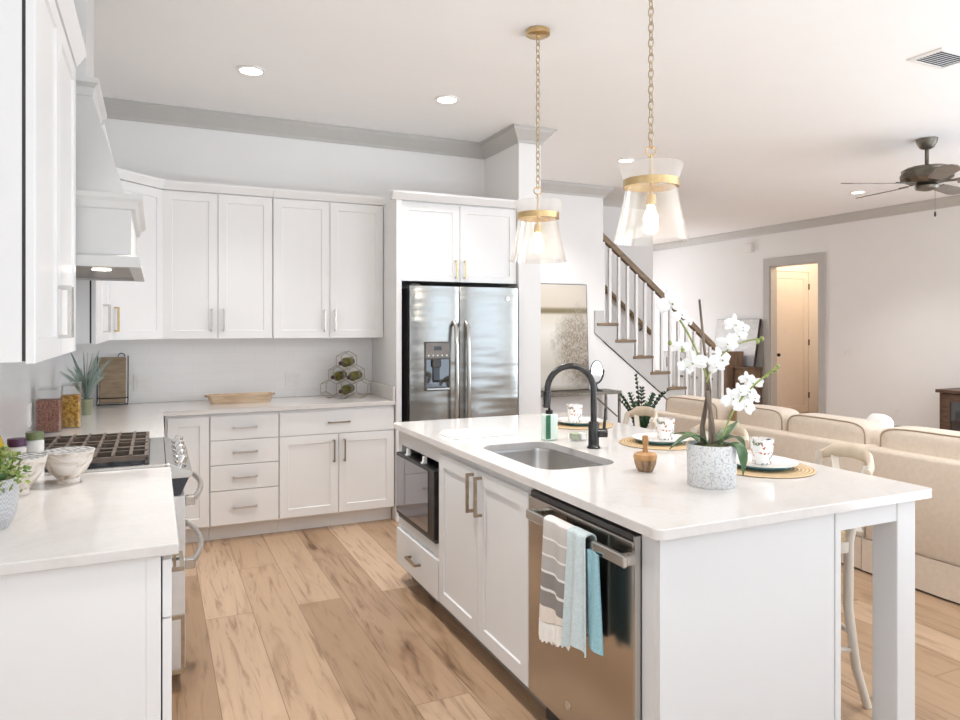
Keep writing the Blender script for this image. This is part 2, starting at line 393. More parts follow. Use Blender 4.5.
def floor_mat():
    m = mat('wide_oak_planks', (0.5, 0.35, 0.22), 0.38); N, L, b = nt(m)
    v = coords(m, 'Object', (1, 1, 1), (0, 0, PI/2))
    br = N.new('ShaderNodeTexBrick'); br.offset = 0.37; br.offset_frequency = 2; br.squash = 1.0
    br.inputs['Scale'].default_value = 1.0; br.inputs['Brick Width'].default_value = 1.9; br.inputs['Row Height'].default_value = 0.23
    br.inputs['Mortar Size'].default_value = 0.0016; br.inputs['Mortar Smooth'].default_value = 0.2; br.inputs['Bias'].default_value = 0.0
    br.inputs['Color1'].default_value = (0.0, 0.0, 0.0, 1); br.inputs['Color2'].default_value = (1, 1, 1, 1); br.inputs['Mortar'].default_value = (0.5, 0.5, 0.5, 1)
    L.new(v, br.inputs['Vector'])
    plank = ramp(m, br.outputs['Color'], [(0.0, (0.30, 0.190, 0.110)), (0.35, (0.45, 0.31, 0.20)), (0.7, (0.36, 0.235, 0.145)), (1.0, (0.53, 0.38, 0.26))])
    # grain, shifted per plank
    add = N.new('ShaderNodeVectorMath'); add.operation = 'ADD'
    sc = N.new('ShaderNodeVectorMath'); sc.operation = 'SCALE'; sc.inputs['Scale'].default_value = 13.0
    L.new(br.outputs['Color'], sc.inputs[0]); tc = coords(m); L.new(tc, add.inputs[0]); L.new(sc.outputs[0], add.inputs[1])
    mp = N.new('ShaderNodeMapping'); mp.inputs['Scale'].default_value = (14, 1.1, 1); L.new(add.outputs[0], mp.inputs['Vector'])
    g = noise(m, mp.outputs['Vector'], 1.6, 9, 0.65, 1.2)
    gc = ramp(m, g, [(0.30, (0.52, 0.44, 0.37)), (0.46, (1.0, 1.0, 1.0)), (0.75, (1.12, 1.10, 1.08))])
    mp2 = N.new('ShaderNodeMapping'); mp2.inputs['Scale'].default_value = (5, 1.3, 1); L.new(add.outputs[0], mp2.inputs['Vector'])
    k = noise(m, mp2.outputs['Vector'], 1.3, 3, 0.5, 0.6)
    kc = ramp(m, k, [(0.27, (0.36, 0.28, 0.22)), (0.34, (0.82, 0.78, 0.74)), (0.46, (1, 1, 1))])
    c = mix(m, 1.0, plank, gc, 'MULTIPLY'); c = mix(m, 1.0, c, kc, 'MULTIPLY')
    c = mix(m, br.outputs['Fac'], c, (0.16, 0.10, 0.06)); setcol(m, c)
    bump(m, g, 0.06, 0.004); return m
M_floor = floor_mat()

def tile_mat():
    m = mat('white_glazed_subway_tile', (0.78, 0.765, 0.745), 0.18); N, L, b = nt(m)
    tc = N.new('ShaderNodeTexCoord'); sx = N.new('ShaderNodeSeparateXYZ'); cx = N.new('ShaderNodeCombineXYZ'); ad = N.new('ShaderNodeMath')
    L.new(tc.outputs['Object'], sx.inputs[0]); L.new(sx.outputs['X'], ad.inputs[0]); L.new(sx.outputs['Y'], ad.inputs[1])
    L.new(ad.outputs[0], cx.inputs['X']); L.new(sx.outputs['Z'], cx.inputs['Y'])
    br = N.new('ShaderNodeTexBrick'); br.inputs['Scale'].default_value = 1; br.inputs['Brick Width'].default_value = 0.30; br.inputs['Row Height'].default_value = 0.075
    br.inputs['Mortar Size'].default_value = 0.002; br.inputs['Color1'].default_value = (0.86, 0.85, 0.845, 1); br.inputs['Color2'].default_value = (0.88, 0.87, 0.865, 1); br.inputs['Mortar'].default_value = (0.83, 0.82, 0.81, 1)
    L.new(cx.outputs[0], br.inputs['Vector']); setcol(m, br.outputs['Color'])
    inv = N.new('ShaderNodeMath'); inv.operation = 'SUBTRACT'; inv.inputs[0].default_value = 1; L.new(br.outputs['Fac'], inv.inputs[1]); bump(m, inv.outputs[0], 0.12, 0.001)
    return m
M_tile = tile_mat()

def cup_mat():
    m = mat('floral_print_porcelain', (0.85, 0.84, 0.82), 0.15); v = coords(m, 'Object', (1, 1, 1)); N, L, b = nt(m)
    f1 = noise(m, v, 34, 3, 0.6, 1.5); f2 = noise(m, v, 17, 1)
    ink = ramp(m, f1, [(0.56, (0, 0, 0)), (0.59, (1, 1, 1))])
    colr = ramp(m, f2, [(0.36, (0.50, 0.13, 0.05)), (0.45, (0.10, 0.14, 0.16)), (0.55, (0.14, 0.22, 0.13)), (0.66, (0.55, 0.20, 0.08))], 'CONSTANT')
    setcol(m, mix(m, ink, (0.86, 0.85, 0.83), colr)); return m
M_cup = cup_mat()
def geo_mat():
    m = mat('black_white_bowl_pattern', (0.8, 0.8, 0.78), 0.3); v = coords(m, 'Object', (1, 1, 1)); N, L, b = nt(m)
    w = N.new('ShaderNodeTexWave'); w.bands_direction = 'DIAGONAL'; w.inputs['Scale'].default_value = 22; w.inputs['Distortion'].default_value = 5; w.inputs['Detail'].default_value = 1
    L.new(v, w.inputs['Vector']); setcol(m, ramp(m, w.outputs['Fac'], [(0.47, (0.02, 0.02, 0.025)), (0.53, (0.80, 0.79, 0.77))])); return m
M_geo = geo_mat()
def marble_bowl():
    m = mat('cream_onyx_stone', (0.7, 0.65, 0.58), 0.3); v = coords(m, 'Object', (1, 1, 2.2)); f = noise(m, v, 9, 6, 0.6, 1.6)
    setcol(m, ramp(m, f, [(0.36, (0.42, 0.31, 0.22)), (0.46, (0.66, 0.60, 0.54)), (0.6, (0.76, 0.72, 0.68))])); return m
M_onyx = marble_bowl()
def weave(name, a, b_, s):
    m = mat(name, a, 0.9); v = coords(m); N, L, b = nt(m)
    ck = N.new('ShaderNodeTexChecker'); ck.inputs['Scale'].default_value = s; ck.inputs['Color1'].default_value = (*a, 1); ck.inputs['Color2'].default_value = (*b_, 1)
    L.new(v, ck.inputs['Vector']); setcol(m, ck.outputs['Color']); bump(m, ck.outputs['Fac'], 0.3, 0.002); return m
M_potweave = weave('grey_woven_pot', (0.42, 0.42, 0.43), (0.56, 0.56, 0.57), 160)
def mat_placemat():
    m = mat('woven_seagrass', (0.55, 0.40, 0.24), 0.9); N, L, b = nt(m); v = coords(m)
    w = N.new('ShaderNodeTexWave'); w.wave_type = 'RINGS'; w.rings_direction = 'Z'; w.inputs['Scale'].default_value = 22; w.inputs['Distortion'].default_value = 1.5; w.inputs['Detail'].default_value = 3; w.inputs['Detail Scale'].default_value = 4
    L.new(v, w.inputs['Vector']); setcol(m, ramp(m, w.outputs['Fac'], [(0.1, (0.38, 0.25, 0.12)), (0.6, (0.66, 0.49, 0.30))])); bump(m, w.outputs['Fac'], 0.5, 0.004); return m
M_placemat = mat_placemat()
def art_mat():
    m = mat('abstract_landscape_paint', (0.7, 0.65, 0.58), 0.7); N, L, b = nt(m)
    tc = N.new('ShaderNodeTexCoord'); sx = N.new('ShaderNodeSeparateXYZ'); L.new(tc.outputs['Generated'], sx.inputs[0])
    base = ramp(m, sx.outputs['Z'], [(0.0, (0.30, 0.25, 0.19)), (0.05, (0.55, 0.51, 0.46)), (0.22, (0.50, 0.46, 0.40)), (0.55, (0.66, 0.63, 0.58)), (0.71, (0.58, 0.54, 0.46)), (0.735, (0.17, 0.14, 0.07)), (0.765, (0.22, 0.18, 0.10)), (0.79, (0.55, 0.49, 0.41)), (1.0, (0.60, 0.55, 0.48))])
    v = coords(m, 'Generated', (2.6, 1, 3.2)); f = noise(m, v, 3.2, 9, 0.75, 0.8)
    # dark brush mass to the right of the middle
    px = N.new('ShaderNodeMath'); px.operation = 'SUBTRACT'; L.new(sx.outputs['X'], px.inputs[0]); px.inputs[1].default_value = 0.78
    pz = N.new('ShaderNodeMath'); pz.operation = 'SUBTRACT'; L.new(sx.outputs['Z'], pz.inputs[0]); pz.inputs[1].default_value = 0.40
    p1 = N.new('ShaderNodeMath'); p1.operation = 'MULTIPLY'; L.new(px.outputs[0], p1.inputs[0]); L.new(px.outputs[0], p1.inputs[1])
    p2 = N.new('ShaderNodeMath'); p2.operation = 'MULTIPLY'; L.new(pz.outputs[0], p2.inputs[0]); L.new(pz.outputs[0], p2.inputs[1])
    p3 = N.new('ShaderNodeMath'); p3.operation = 'MULTIPLY_ADD'; L.new(p2.outputs[0], p3.inputs[0]); p3.inputs[1].default_value = 1.5; L.new(p1.outputs[0], p3.inputs[2])
    s = N.new('ShaderNodeMath'); s.operation = 'MULTIPLY_ADD'; L.new(f, s.inputs[0]); s.inputs[1].default_value = 0.55; L.new(p3.outputs[0], s.inputs[2])
    msk = ramp(m, s.outputs[0], [(0.33, (0.9, 0.9, 0.9)), (0.56, (0, 0, 0))])
    f2 = noise(m, v, 14, 6, 0.8); dark = ramp(m, f2, [(0.38, (0.10, 0.075, 0.045)), (0.62, (0.46, 0.40, 0.33))])
    setcol(m, mix(m, msk, base, dark)); return m
M_art = art_mat()
def canvas2():
    m = mat('pale_grey_canvas_paint', (0.7, 0.7, 0.7), 0.6); N, L, b = nt(m)
    tc = N.new('ShaderNodeTexCoord'); sx = N.new('ShaderNodeSeparateXYZ'); L.new(tc.outputs['Generated'], sx.inputs[0])
    base = ramp(m, sx.outputs['Z'], [(0.0, (0.34, 0.35, 0.38)), (0.2, (0.44, 0.45, 0.48)), (0.26, (0.72, 0.72, 0.72)), (1.0, (0.66, 0.65, 0.64))])
    f = noise(m, coords(m, 'Generated', (1, 2, 4)), 4, 6, 0.6, 0.5)
    setcol(m, mix(m, 0.5, base, ramp(m, f, [(0.3, (0.6, 0.6, 0.6)), (0.7, (1, 1, 1))]), 'MULTIPLY')); return m
M_canvas = canvas2()
def striped(name, stops, axis='V'):
    m = mat(name, (0.6, 0.6, 0.6), 0.95); N, L, b = nt(m)
    tc = N.new('ShaderNodeTexCoord'); sx = N.new('ShaderNodeSeparateXYZ'); L.new(tc.outputs['Generated'], sx.inputs[0])
    c = ramp(m, sx.outputs['Z'], stops, 'CONSTANT'); f = noise(m, coords(m), 260, 2)
    setcol(m, mix(m, 1.0, c, ramp(m, f, [(0.3, (0.88, 0.88, 0.88)), (0.7, (1, 1, 1))]), 'MULTIPLY')); bump(m, f, 0.3, 0.002); return m
GR, WH, DG = (0.52, 0.49, 0.46), (0.82, 0.80, 0.77), (0.27, 0.25, 0.235)
M_stripe = striped('grey_white_striped_cotton', [(0.0, (0.80, 0.72, 0.64)), (0.15, DG), (0.30, WH), (0.325, DG), (0.47, WH), (0.495, (0.46, 0.44, 0.42)), (0.63, WH), (0.65, GR), (0.79, WH), (0.81, (0.58, 0.55, 0.52)), (0.97, WH)])
M_bluetowel = mottled('pale_blue_cotton', (0.52, 0.61, 0.62), (0.60, 0.68, 0.69), 120, 0.95, 0.3)
M_tealtowel = mottled('bright_blue_cotton', (0.27, 0.52, 0.60), (0.36, 0.60, 0.67), 120, 0.95, 0.3)
M_dish = mottled('blue_stripe_cotton', (0.28, 0.45, 0.48), (0.36, 0.52, 0.55), 90, 0.95)

# ------------------------------------------------------------------ structure
CZ = 3.10
LX, RX, BY = -0.60, 9.10, 5.75
struct(box('floor', M_floor, (-0.75, 11.2, -3.7, 12.5, -0.12, 0.0)))
struct(box('ceiling', M_ceil, (-0.75, 11.2, -3.7, 12.5, CZ, CZ+0.12)))
struct(box('wall_left', M_wall, (LX-0.14, LX, -3.7, BY+0.14, 0, CZ)))
struct(box('wall_back', M_wall, (LX, 2.70, BY, BY+0.14, 0, CZ)))
struct(box('wall_fridge_side', M_wall, (2.70, 2.905, 5.10, 6.90, 0, CZ)))
# wall under and left of the stair: full height up to X 4.77, then following the stringer
ARTY = 6.90
RISE, RUN = 0.197, 0.256
def tread_z(k): return 1.515-RISE*k
def tread_x(k): return 4.69+RUN*k
struct(MB().prism([(2.905, 0), (6.35, 0), (5.60, 0.66), (4.77, 1.29), (4.77, CZ), (2.905, CZ)], 'y', ARTY, ARTY+0.11).build('wall_stair_front', M_wall))
struct(box('wall_stair_rear', M_wall, (2.0, 6.33, 7.95, 8.07, 0, CZ)))
struct(MB().prism([(-3.5, 0), (7.52, 0), (7.52, 2.46), (8.46, 2.46), (8.46, 0), (12.4, 0), (12.4, CZ), (-3.5, CZ)], 'x', RX, RX+0.14).build('wall_right', M_wall))
struct(box('wall_far', M_wall, (2.0, RX, 12.2, 12.34, 0, CZ)))
struct(MB().prism([(LX, 0), (-0.1, 0), (-0.1, 2.6), (3.1, 2.6), (3.1, 0), (4.4, 0), (4.4, 2.6), (8.0, 2.6), (8.0, 0), (RX, 0), (RX, CZ), (LX, CZ)], 'y', -3.64, -3.5).build('wall_rear', M_wall))
# small hall behind the doorway
struct(box('wall_hall_side', M_wall, (RX+0.14, 11.0, 8.62, 8.74, 0, CZ)))
struct(box('wall_hall_near', M_wall, (RX+0.14, 11.0, 7.10, 7.22, 0, CZ)))
struct(box('wall_hall_end', M_wall, (10.88, 11.0, 7.22, 8.62, 0, CZ)))

# crown mouldings (swept cove profile), one per wall run
def crown(name, p0, p1, inward, m0=0.0, m1=0.0, d=0.12, w=0.10):
    p0, p1, n = Vector(p0), Vector(p1), Vector(inward)
    t = (p1-p0).normalized()
    prof = [(0.0, -d), (0.012, -d), (0.02, -d+0.022), (0.045, -d+0.05), (w-0.018, -0.03), (w-0.012, -0.012), (w, -0.012), (w, 0.0), (0.0, 0.0)]
    rows = []
    for p, mm in ((p0, m0), (p1, m1)):
        rows.append([p+n*a+Vector((0, 0, CZ+b-0.0005))+t*(mm*a) for a, b in prof])
    mb = MB(); mb.quad_grid(rows, closed_v=True, cap=True)
    return struct(mb.build(name, M_trim))
crown('trim_1', (LX, BY, 0), (2.70, BY, 0), (0, -1, 0), 1, -1)
crown('trim_2', (2.70, BY, 0), (2.70, 5.10, 0), (-1, 0, 0), 1, 1)
crown('trim_3', (2.70, 5.10, 0), (2.905, 5.10, 0), (0, -1, 0), -1, 1)
crown('trim_4', (2.905, 5.10, 0), (2.905, ARTY, 0), (1, 0, 0), -1, -1)
crown('trim_5', (2.905, ARTY, 0), (4.77, ARTY, 0), (0, -1, 0), 1, 1)
crown('trim_6', (RX, -3.5, 0), (RX, 12.2, 0), (-1, 0, 0), 0, -1)
crown('trim_7', (5.93, 12.2, 0), (RX, 12.2, 0), (0, -1, 0), 0, -1)
crown('trim_8', (LX, -3.5, 0), (LX, BY, 0), (1, 0, 0), 0, -1)
# baseboards
struct(box('baseboard_right', M_trim, (RX-0.016, RX, -3.5, 7.40, 0, 0.14), bev=0.004))
struct(box('baseboard_far', M_trim, (5.93, RX-0.016, 12.184, 12.2, 0, 0.14), bev=0.004))
struct(box('baseboard_stair', M_trim, (2.91, 5.9, ARTY-0.016, ARTY, 0, 0.14), bev=0.004))
# backsplash
struct(box('trim_9', M_tile, (LX, LX+0.008, 2.0, BY-0.008, 0.916, 1.69)))
struct(box('trim_10', M_tile, (LX, 1.652, BY-0.008, BY, 0.916, 1.40)))

# doorway casing in the right wall
cs = MB()
cs.prism([(7.40, 0), (7.52, 0), (7.52, 2.46), (8.46, 2.46), (8.46, 0), (8.58, 0), (8.58, 2.58), (7.40, 2.58)], 'x', RX-0.022, RX, bev=0.004)
struct(cs.build('trim_11', M_trim))
struct(MB().prism([(7.521, 0), (7.54, 0), (7.54, 2.44), (8.44, 2.44), (8.44, 0), (8.459, 0), (8.459, 2.459), (7.521, 2.459)], 'x', RX+0.001, RX+0.139).build('trim_12', M_trim))
# inner hall door with casing
d1 = bpy.data.objects.new('door_1', None); COL.objects.link(d1); d1.location = (9.75, 8.6, 0); d1['kind'] = 'structure'
MB().prism([(9.24, 0), (9.325, 0), (9.325, 2.40), (10.155, 2.40), (10.155, 0), (10.26, 0), (10.26, 2.50), (9.24, 2.50)], 'y', 8.595, 8.619).build('casing', M_whitewood, d1)
dm = MB(); dm.shaker((9.33, 8.618, 0.015), (1, 0, 0), (0, -1, 0), 0.82, 2.375, 0.018, 0.11, 0.008); dm.build('leaf', M_doorpaint, d1)
kn = MB(); kn.lathe([(0.0, 0.0), (0.03, 0.0), (0.03, 0.006), (0.012, 0.01), (0.012, 0.035), (0.028, 0.045), (0.03, 0.06), (0.02, 0.072), (0, 0.074)], n=16, axis='y', M=Matrix.Scale(-1, 3, (0, 1, 0)), c=(9.40, 8.60, 1.0)); kn.build('knob', M_black, d1, True)
for z in (0.25, 1.15, 2.1): box('hinge', M_black, (10.147, 10.163, 8.585, 8.600, z, z+0.10), d1)

# ------------------------------------------------------------------ recessed lights, vent, detectors
def downlight(x, y, label, first=[]):
    t = thing('recessed_light', (x, y, CZ), label, 'ceiling light', 'recessed ceiling lights')
    MB().lathe([(0.062, -0.001), (0.085, -0.001), (0.085, -0.008), (0.066, -0.010), (0.062, -0.006)], c=(x, y, CZ), n=32).build('trim_ring', M_plastic, t, True) if False else None
    r = MB(); rows = []
    for rr, zz in ((0.066, -0.0015), (0.09, -0.0015), (0.088, -0.008), (0.068, -0.010)):
        rows.append([(x+rr*math.cos(2*PI*k/32), y+rr*math.sin(2*PI*k/32), CZ+zz) for k in range(32)])
    r.quad_grid(rows, closed_u=True, closed_v=True); r.build('trim_ring', M_plastic, t, True)
    MB().lathe([(0, -0.002), (0.0655, -0.002), (0.0655, -0.005), (0, -0.006)], c=(x, y, CZ), n=32).build('lens', M_lamp, t)
    return t
LIGHTS = [(0.552, 4.658, 'round recessed ceiling light above the corner by the range hood'),
          (1.892, 4.668, 'round recessed ceiling light in front of the cabinet over the fridge'),
          (4.174, 5.652, 'round recessed ceiling light just behind the nearer glass pendant'),
          (7.718, 5.827, 'round recessed ceiling light below the ceiling fan blades, near the right wall')]
for x, y, lb in LIGHTS: downlight(x, y, lb)
def can_light(x, y, p=9, cone=100):
    l = bpy.data.lights.new('can_lamp', 'SPOT'); l.energy = p*7.5; l.color = WARM; l.spot_size = math.radians(cone); l.spot_blend = 0.75; l.shadow_soft_size = 0.07
    o = bpy.data.objects.new('can_lamp', l); COL.objects.link(o); o.location = (x, y, CZ-0.02)
for (x, y, _), p, cn in zip(LIGHTS, (6, 5, 9, 10), (84, 84, 110, 110)): can_light(x, y, p, cn)
# extra unseen spots without fixtures, added to brighten aisle, island side and sofa back
for x, y, p, cn in ((0.64, 3.28, 19, 84), (0.62, 1.2, 7, 84), (3.2, 2.2, 10, 110), (4.2, 0.5, 8, 110), (7.7, 3.0, 12, 110), (7.7, 0.5, 8, 110), (3.9, 6.2, 6, 110), (7.5, 9.2, 12, 110), (6.8, 11.0, 8, 110)): can_light(x, y, p, cn)

v = thing('ceiling_vent', (4.32, 2.70, CZ), 'white slotted air vent in the ceiling at the right edge', 'vent')
vf = MB(); rows = []
for e, z in ((0.17, -0.001), (0.17, -0.008), (0.14, -0.012), (0.14, -0.001)):
    rows.append([(4.32+sx*(e), 2.70+sy*(e*0.62), CZ+z) for sx, sy in ((-1,-1),(1,-1),(1,1),(-1,1))])
vf.quad_grid(rows, closed_u=True, closed_v=True); vf.build('frame', M_plastic, v)
box('duct_backing', M_dark, (4.18, 4.46, 2.614, 2.786, CZ-0.003, CZ-0.001), v)
for k in range(9):
    y = 2.622+k*0.0195
    MB().box(-0.139, 0.139, -0.0075, 0.0075, -0.001, 0.001, M=Matrix.Translation((4.32, y, CZ-0.009)) @ Matrix.Rotation(0.6, 4, 'X')).build('louvre', M_plastic, v)

# box on the right wall above the doorway, switches and outlets
w = thing('door_chime', (RX, 8.88, 2.80), 'small white box high on the right wall above the doorway', 'door chime')
box('cover', M_plastic, (RX-0.06, RX-0.002, 8.80, 8.98, 2.72, 2.87), w, bev=0.008)
box('back_plate', M_plastic, (RX-0.002, RX, 8.79, 8.99, 2.71, 2.88), w)
def wall_plate(name, c, n, ww, label, cat, kind):
    t = thing(name, c, label, cat); c = Vector(c); n = Vector(n); u = Vector((0, 0, 1)).cross(n)
    def bx(nm, m, a0, a1, z0, z1, d0, d1):
        mb = MB(); ps = [c+u*a+Vector((0, 0, z))+n*d for a in (a0, a1) for z in (z0, z1) for d in (d0, d1)]
        xs = [p.x for p in ps]; ys = [p.y for p in ps]; zs = [p.z for p in ps]
        mb.box(min(xs), max(xs), min(ys), max(ys), min(zs), max(zs), bev=0.001).build(nm, m, t)
    bx('plate', M_plastic, -ww/2, ww/2, -0.06, 0.06, 0.0, 0.006)
    if kind == 'switch':
        for a in (-ww/4, ww/4): bx('rocker', M_porcelain, a-0.017, a+0.017, -0.034, 0.034, 0.006, 0.010)
    else:
        n_ = 2 if ww > 0.09 else 1
        for a in ((-0.023, 0.023) if n_ == 2 else (0,)):
            bx('socket', M_porcelain, a-0.017, a+0.017, -0.034, 0.034, 0.006, 0.009)
    return t
wall_plate('light_switch', (RX, 7.03, 1.10), (-1, 0, 0), 0.13, 'white double light switch on the right wall beside the doorway', 'light switch', 'switch')
wall_plate('wall_outlet', (RX, 6.28, 0.28+0.03), (-1, 0, 0), 0.08, 'white outlet low on the right wall above the sofa cushions', 'outlet', 'outlet')
wall_plate('wall_outlet', (-0.08, BY-0.008, 1.06), (0, -1, 0), 0.125, 'white outlet on the tiled back wall right of the cutting board', 'outlet', 'outlet')
wall_plate('wall_outlet', (1.0, BY-0.008, 1.06), (0, -1, 0), 0.115, 'white outlet on the tiled back wall between tray and wine rack', 'outlet', 'outlet')
wall_plate('wall_outlet', (LX+0.008, 4.30, 1.02), (1, 0, 0), 0.075, 'white outlet on the left tiled wall beside the bean canister', 'outlet', 'outlet')

# ------------------------------------------------------------------ cabinets
def pull(parent, c, along, n, L=0.14, m=None, r=0.005, out=0.03):
    c, a, n = Vector(c), Vector(along), Vector(n)
    mb = MB(); p = [c-a*L/2, c-a*L/2+n*out, c+a*L/2+n*out, c+a*L/2]
    def bar(p0, p1):
        d = (p1-p0).normalized(); s_ = d.orthogonal().normalized()*r; t_ = d.cross(s_).normalized()*r
        mb.quad_grid([[q+s_*i+t_*j for i, j in ((-1,-1),(1,-1),(1,1),(-1,1))] for q in (p0, p1)], closed_v=True, cap=True)
    s2 = n.cross(a).normalized()
    rows = []
    q = [c-a*L/2, c-a*L/2+n*out, c+a*L/2+n*out, c+a*L/2]
    # one continuous squared bow
    path = [(q[0], -a), (q[1], (n-a).normalized()*1.414), (q[2], (n+a).normalized()*1.414), (q[3], a)]
    for pt, o in path:
        rows.append([pt+o*r*i+s2*r*j for i, j in ((-1,-1),(1,-1),(1,1),(-1,1))])
    mb.quad_grid(rows, closed_v=True, cap=True)
    return mb.build('handle', m or M_bronzepull, parent)

X1, Y1, Z1 = Vector((1, 0, 0)), Vector((0, 1, 0)), Vector((0, 0, 1))
# back wall base cabinets, face at Y 5.14 (doors to 5.12)
def base_unit(name, x0, x1, label, kids):
    t = thing(name, ((x0+x1)/2, 5.45, 0), label, 'base cabinet')
    box('body', M_cab, (x0, x1, 5.14, BY-0.01, 0.105, 0.884), t)
    box('toe_kick', M_cab, (x0, x1, 5.205, 5.222, 0.0, 0.105), t)
    for k in kids:
        if k[0] == 'drawer':
            _, a, b, z0, z1, hm = k
            d = MB(); d.slab((a, 5.14, z0), X1, -Y1, b-a, z1-z0); d = d.build('drawer_front', M_cab, t)
            pull(d, ((a+b)/2, 5.12, (z0+z1)/2), X1, -Y1, 0.15, hm)
        else:
            _, a, b, z0, z1, hx, hm = k
            d = MB(); d.shaker((a, 5.14, z0), X1, -Y1, b-a, z1-z0); d = d.build('door', M_cab, t)
            if hx is not None: pull(d, (hx, 5.12, z1-0.12), Z1, -Y1, 0.15, hm)
    return t
base_unit('blind_corner_cabinet', 0.06, 0.337, 'narrow white shaker base cabinet beside the range, without a handle', [('door', 0.075, 0.335, 0.115, 0.862, None, None)])
base_unit('drawer_cabinet', 0.339, 0.796, 'white base cabinet of four stacked drawers below the wooden tray',
          [('drawer', 0.342, 0.793, 0.698, 0.862, M_nickel), ('drawer', 0.342, 0.793, 0.528, 0.692, M_nickel), ('drawer', 0.342, 0.793, 0.352, 0.522, M_nickel), ('drawer', 0.342, 0.793, 0.115, 0.346, M_nickel)])
base_unit('door_cabinet', 0.798, 1.648, 'wide white base cabinet with a drawer over two doors below the wine rack',
          [('drawer', 0.801, 1.644, 0.698, 0.862, M_bronzepull), ('door', 0.801, 1.220, 0.115, 0.692, 1.185, M_bronzepull), ('door', 1.224, 1.644, 0.115, 0.692, 1.262, M_bronzepull)])
# left wall base cabinets: near one with visible end, far one behind the range
t = thing('base_cabinet', (-0.29, 2.55, 0), 'white base cabinet at the left edge, its flat end panel facing the front', 'base cabinet')
box('body', M_cab, (LX+0.003, 0.014, 2.045, 3.10, 0.105, 0.884), t)
box('toe_kick', M_cab, (-0.09, -0.075, 2.045, 3.10, 0.0, 0.105), t)
box('end_panel', M_cab, (LX+0.003, -0.022, 2.022, 2.045, 0.0, 0.884), t)
box('stile', M_cab, (-0.022, 0.014, 2.020, 2.045, 0.0, 0.884), t, bev=0.002)
d = MB(); d.slab((0.018, 2.03, 0.715), Y1, X1, 1.066, 0.15, 0.022); d = d.build('drawer_front', M_cab, t); pull(d, (0.040, 2.22, 0.80), Y1, X1, 0.15, M_bronzepull)
for a, b, hy in ((2.03, 2.571, 2.12), (2.575, 3.096, 3.02)):
    d = MB(); d.shaker((0.018, a, 0.115), Y1, X1, b-a, 0.594, 0.022); d = d.build('door', M_cab, t); pull(d, (0.040, hy, 0.60), Z1, X1, 0.15, M_bronzepull)
t = thing('base_cabinet', (-0.29, 4.5, 0), 'white base cabinet between the range and the corner, under the canisters', 'base cabinet')
box('body', M_cab, (LX+0.003, 0.0, 3.87, 5.13, 0.105, 0.884), t)
box('toe_kick', M_cab, (-0.09, -0.075, 3.87, 5.13, 0.0, 0.105), t)
d = MB(); d.slab((0.0, 3.874, 0.715), Y1, X1, 0.60, 0.15); d = d.build('drawer_front', M_cab, t); pull(d, (0.02, 4.17, 0.79), Y1, X1, 0.15, M_nickel)
d = MB(); d.shaker((0.0, 3.874, 0.115), Y1, X1, 0.60, 0.594); d = d.build('door', M_cab, t); pull(d, (0.02, 3.94, 0.6), Z1, X1, 0.15, M_nickel)
d = MB(); d.shaker((0.0, 4.48, 0.115), Y1, X1, 0.60, 0.75); d.build('blind_panel', M_cab, t)

# worktops
o = box('countertop', M_quartz, (LX+0.009, 0.057, 1.995, 3.102, 0.885, 0.915), bev=0.004, seg=2); tag(o, 'white quartz worktop at the left edge with bowls and a potted plant on it', 'countertop')
o = MB().prism([(LX+0.009, 3.868), (0.045, 3.868), (0.045, 5.10), (1.650, 5.10), (1.650, BY-0.009), (LX+0.009, BY-0.009)], 'z', 0.885, 0.915, bev=0.003, seg=2).build('countertop', M_quartz)
tag(o, 'white quartz L-shaped worktop along the back wall with tray and wine rack', 'countertop')
box('side_splash', M_quartz, (1.632, 1.650, 5.11, BY-0.009, 0.9151, 1.02), o, bev=0.002)

# upper cabinets
def crown_on(mb, x0, x1, yf, z=2.44):
    mb.prism([(yf+0.02, z), (yf-0.005, z), (yf-0.035, z+0.045), (yf-0.035, z+0.06), (yf+0.02, z+0.06)], 'x', x0, x1)
def upper_back(name, x0, x1, label, split, hm):
    t = thing(name, ((x0+x1)/2, 5.6, 1.385), label, 'wall cabinet')
    box('body', M_cab, (x0, x1, 5.44, BY-0.009 if False else BY-0.001, 1.402, 2.44), t)
    for a, b, hx in ((x0+0.003, split-0.002, split-0.04), (split+0.002, x1-0.003, split+0.04)):
        d = MB(); d.shaker((a, 5.44, 1.388), X1, -Y1, b-a, 1.045); d = d.build('door', M_cab, t); pull(d, (hx, 5.42, 1.388+0.135), Z1, -Y1, 0.15, hm)
    mb = MB(); crown_on(mb, x0, x1, 5.42); mb.build('crown', M_cab, t)
upper_back('wall_cabinet', 0.046, 0.797, 'tall white two-door wall cabinet above the wooden tray', 0.413, M_nickel)
upper_back('wall_cabinet', 0.799, 1.652, 'tall white two-door wall cabinet above the wine rack, next to the fridge', 1.225, M_nickel)
# diagonal corner upper
t = thing('corner_wall_cabinet', (-0.3, 5.45, 1.385), 'white diagonal corner wall cabinet with one brass-handled door', 'wall cabinet')
MB().prism([(LX+0.002, BY-0.001), (LX+0.002, 5.115), (-0.285, 5.115), (0.044, 5.444), (0.044, BY-0.001)], 'z', 1.402, 2.44).build('body', M_cab, t)
U = Vector((0.7071, 0.7071, 0)); NN = Vector((0.7071, -0.7071, 0))
d = MB(); d.shaker(Vector((-0.285, 5.115, 1.388))+U*0.004+NN*0.001, U, NN, 0.457, 1.045); d = d.build('door', M_cab, t)
pull(d, Vector((-0.285, 5.115, 1.388+0.135))+U*0.05+NN*0.021, Z1, NN, 0.15, M_gold)
mb = MB(); rows = []
for p, k in ((Vector((-0.285, 5.115, 0)), 0), (Vector((0.044, 5.444, 0)), 0)):
    rows.append([p+NN*a+Vector((0, 0, z)) for a, z in ((0.0, 2.44), (0.025, 2.44), (0.055, 2.485), (0.055, 2.50), (0.0, 2.50))])
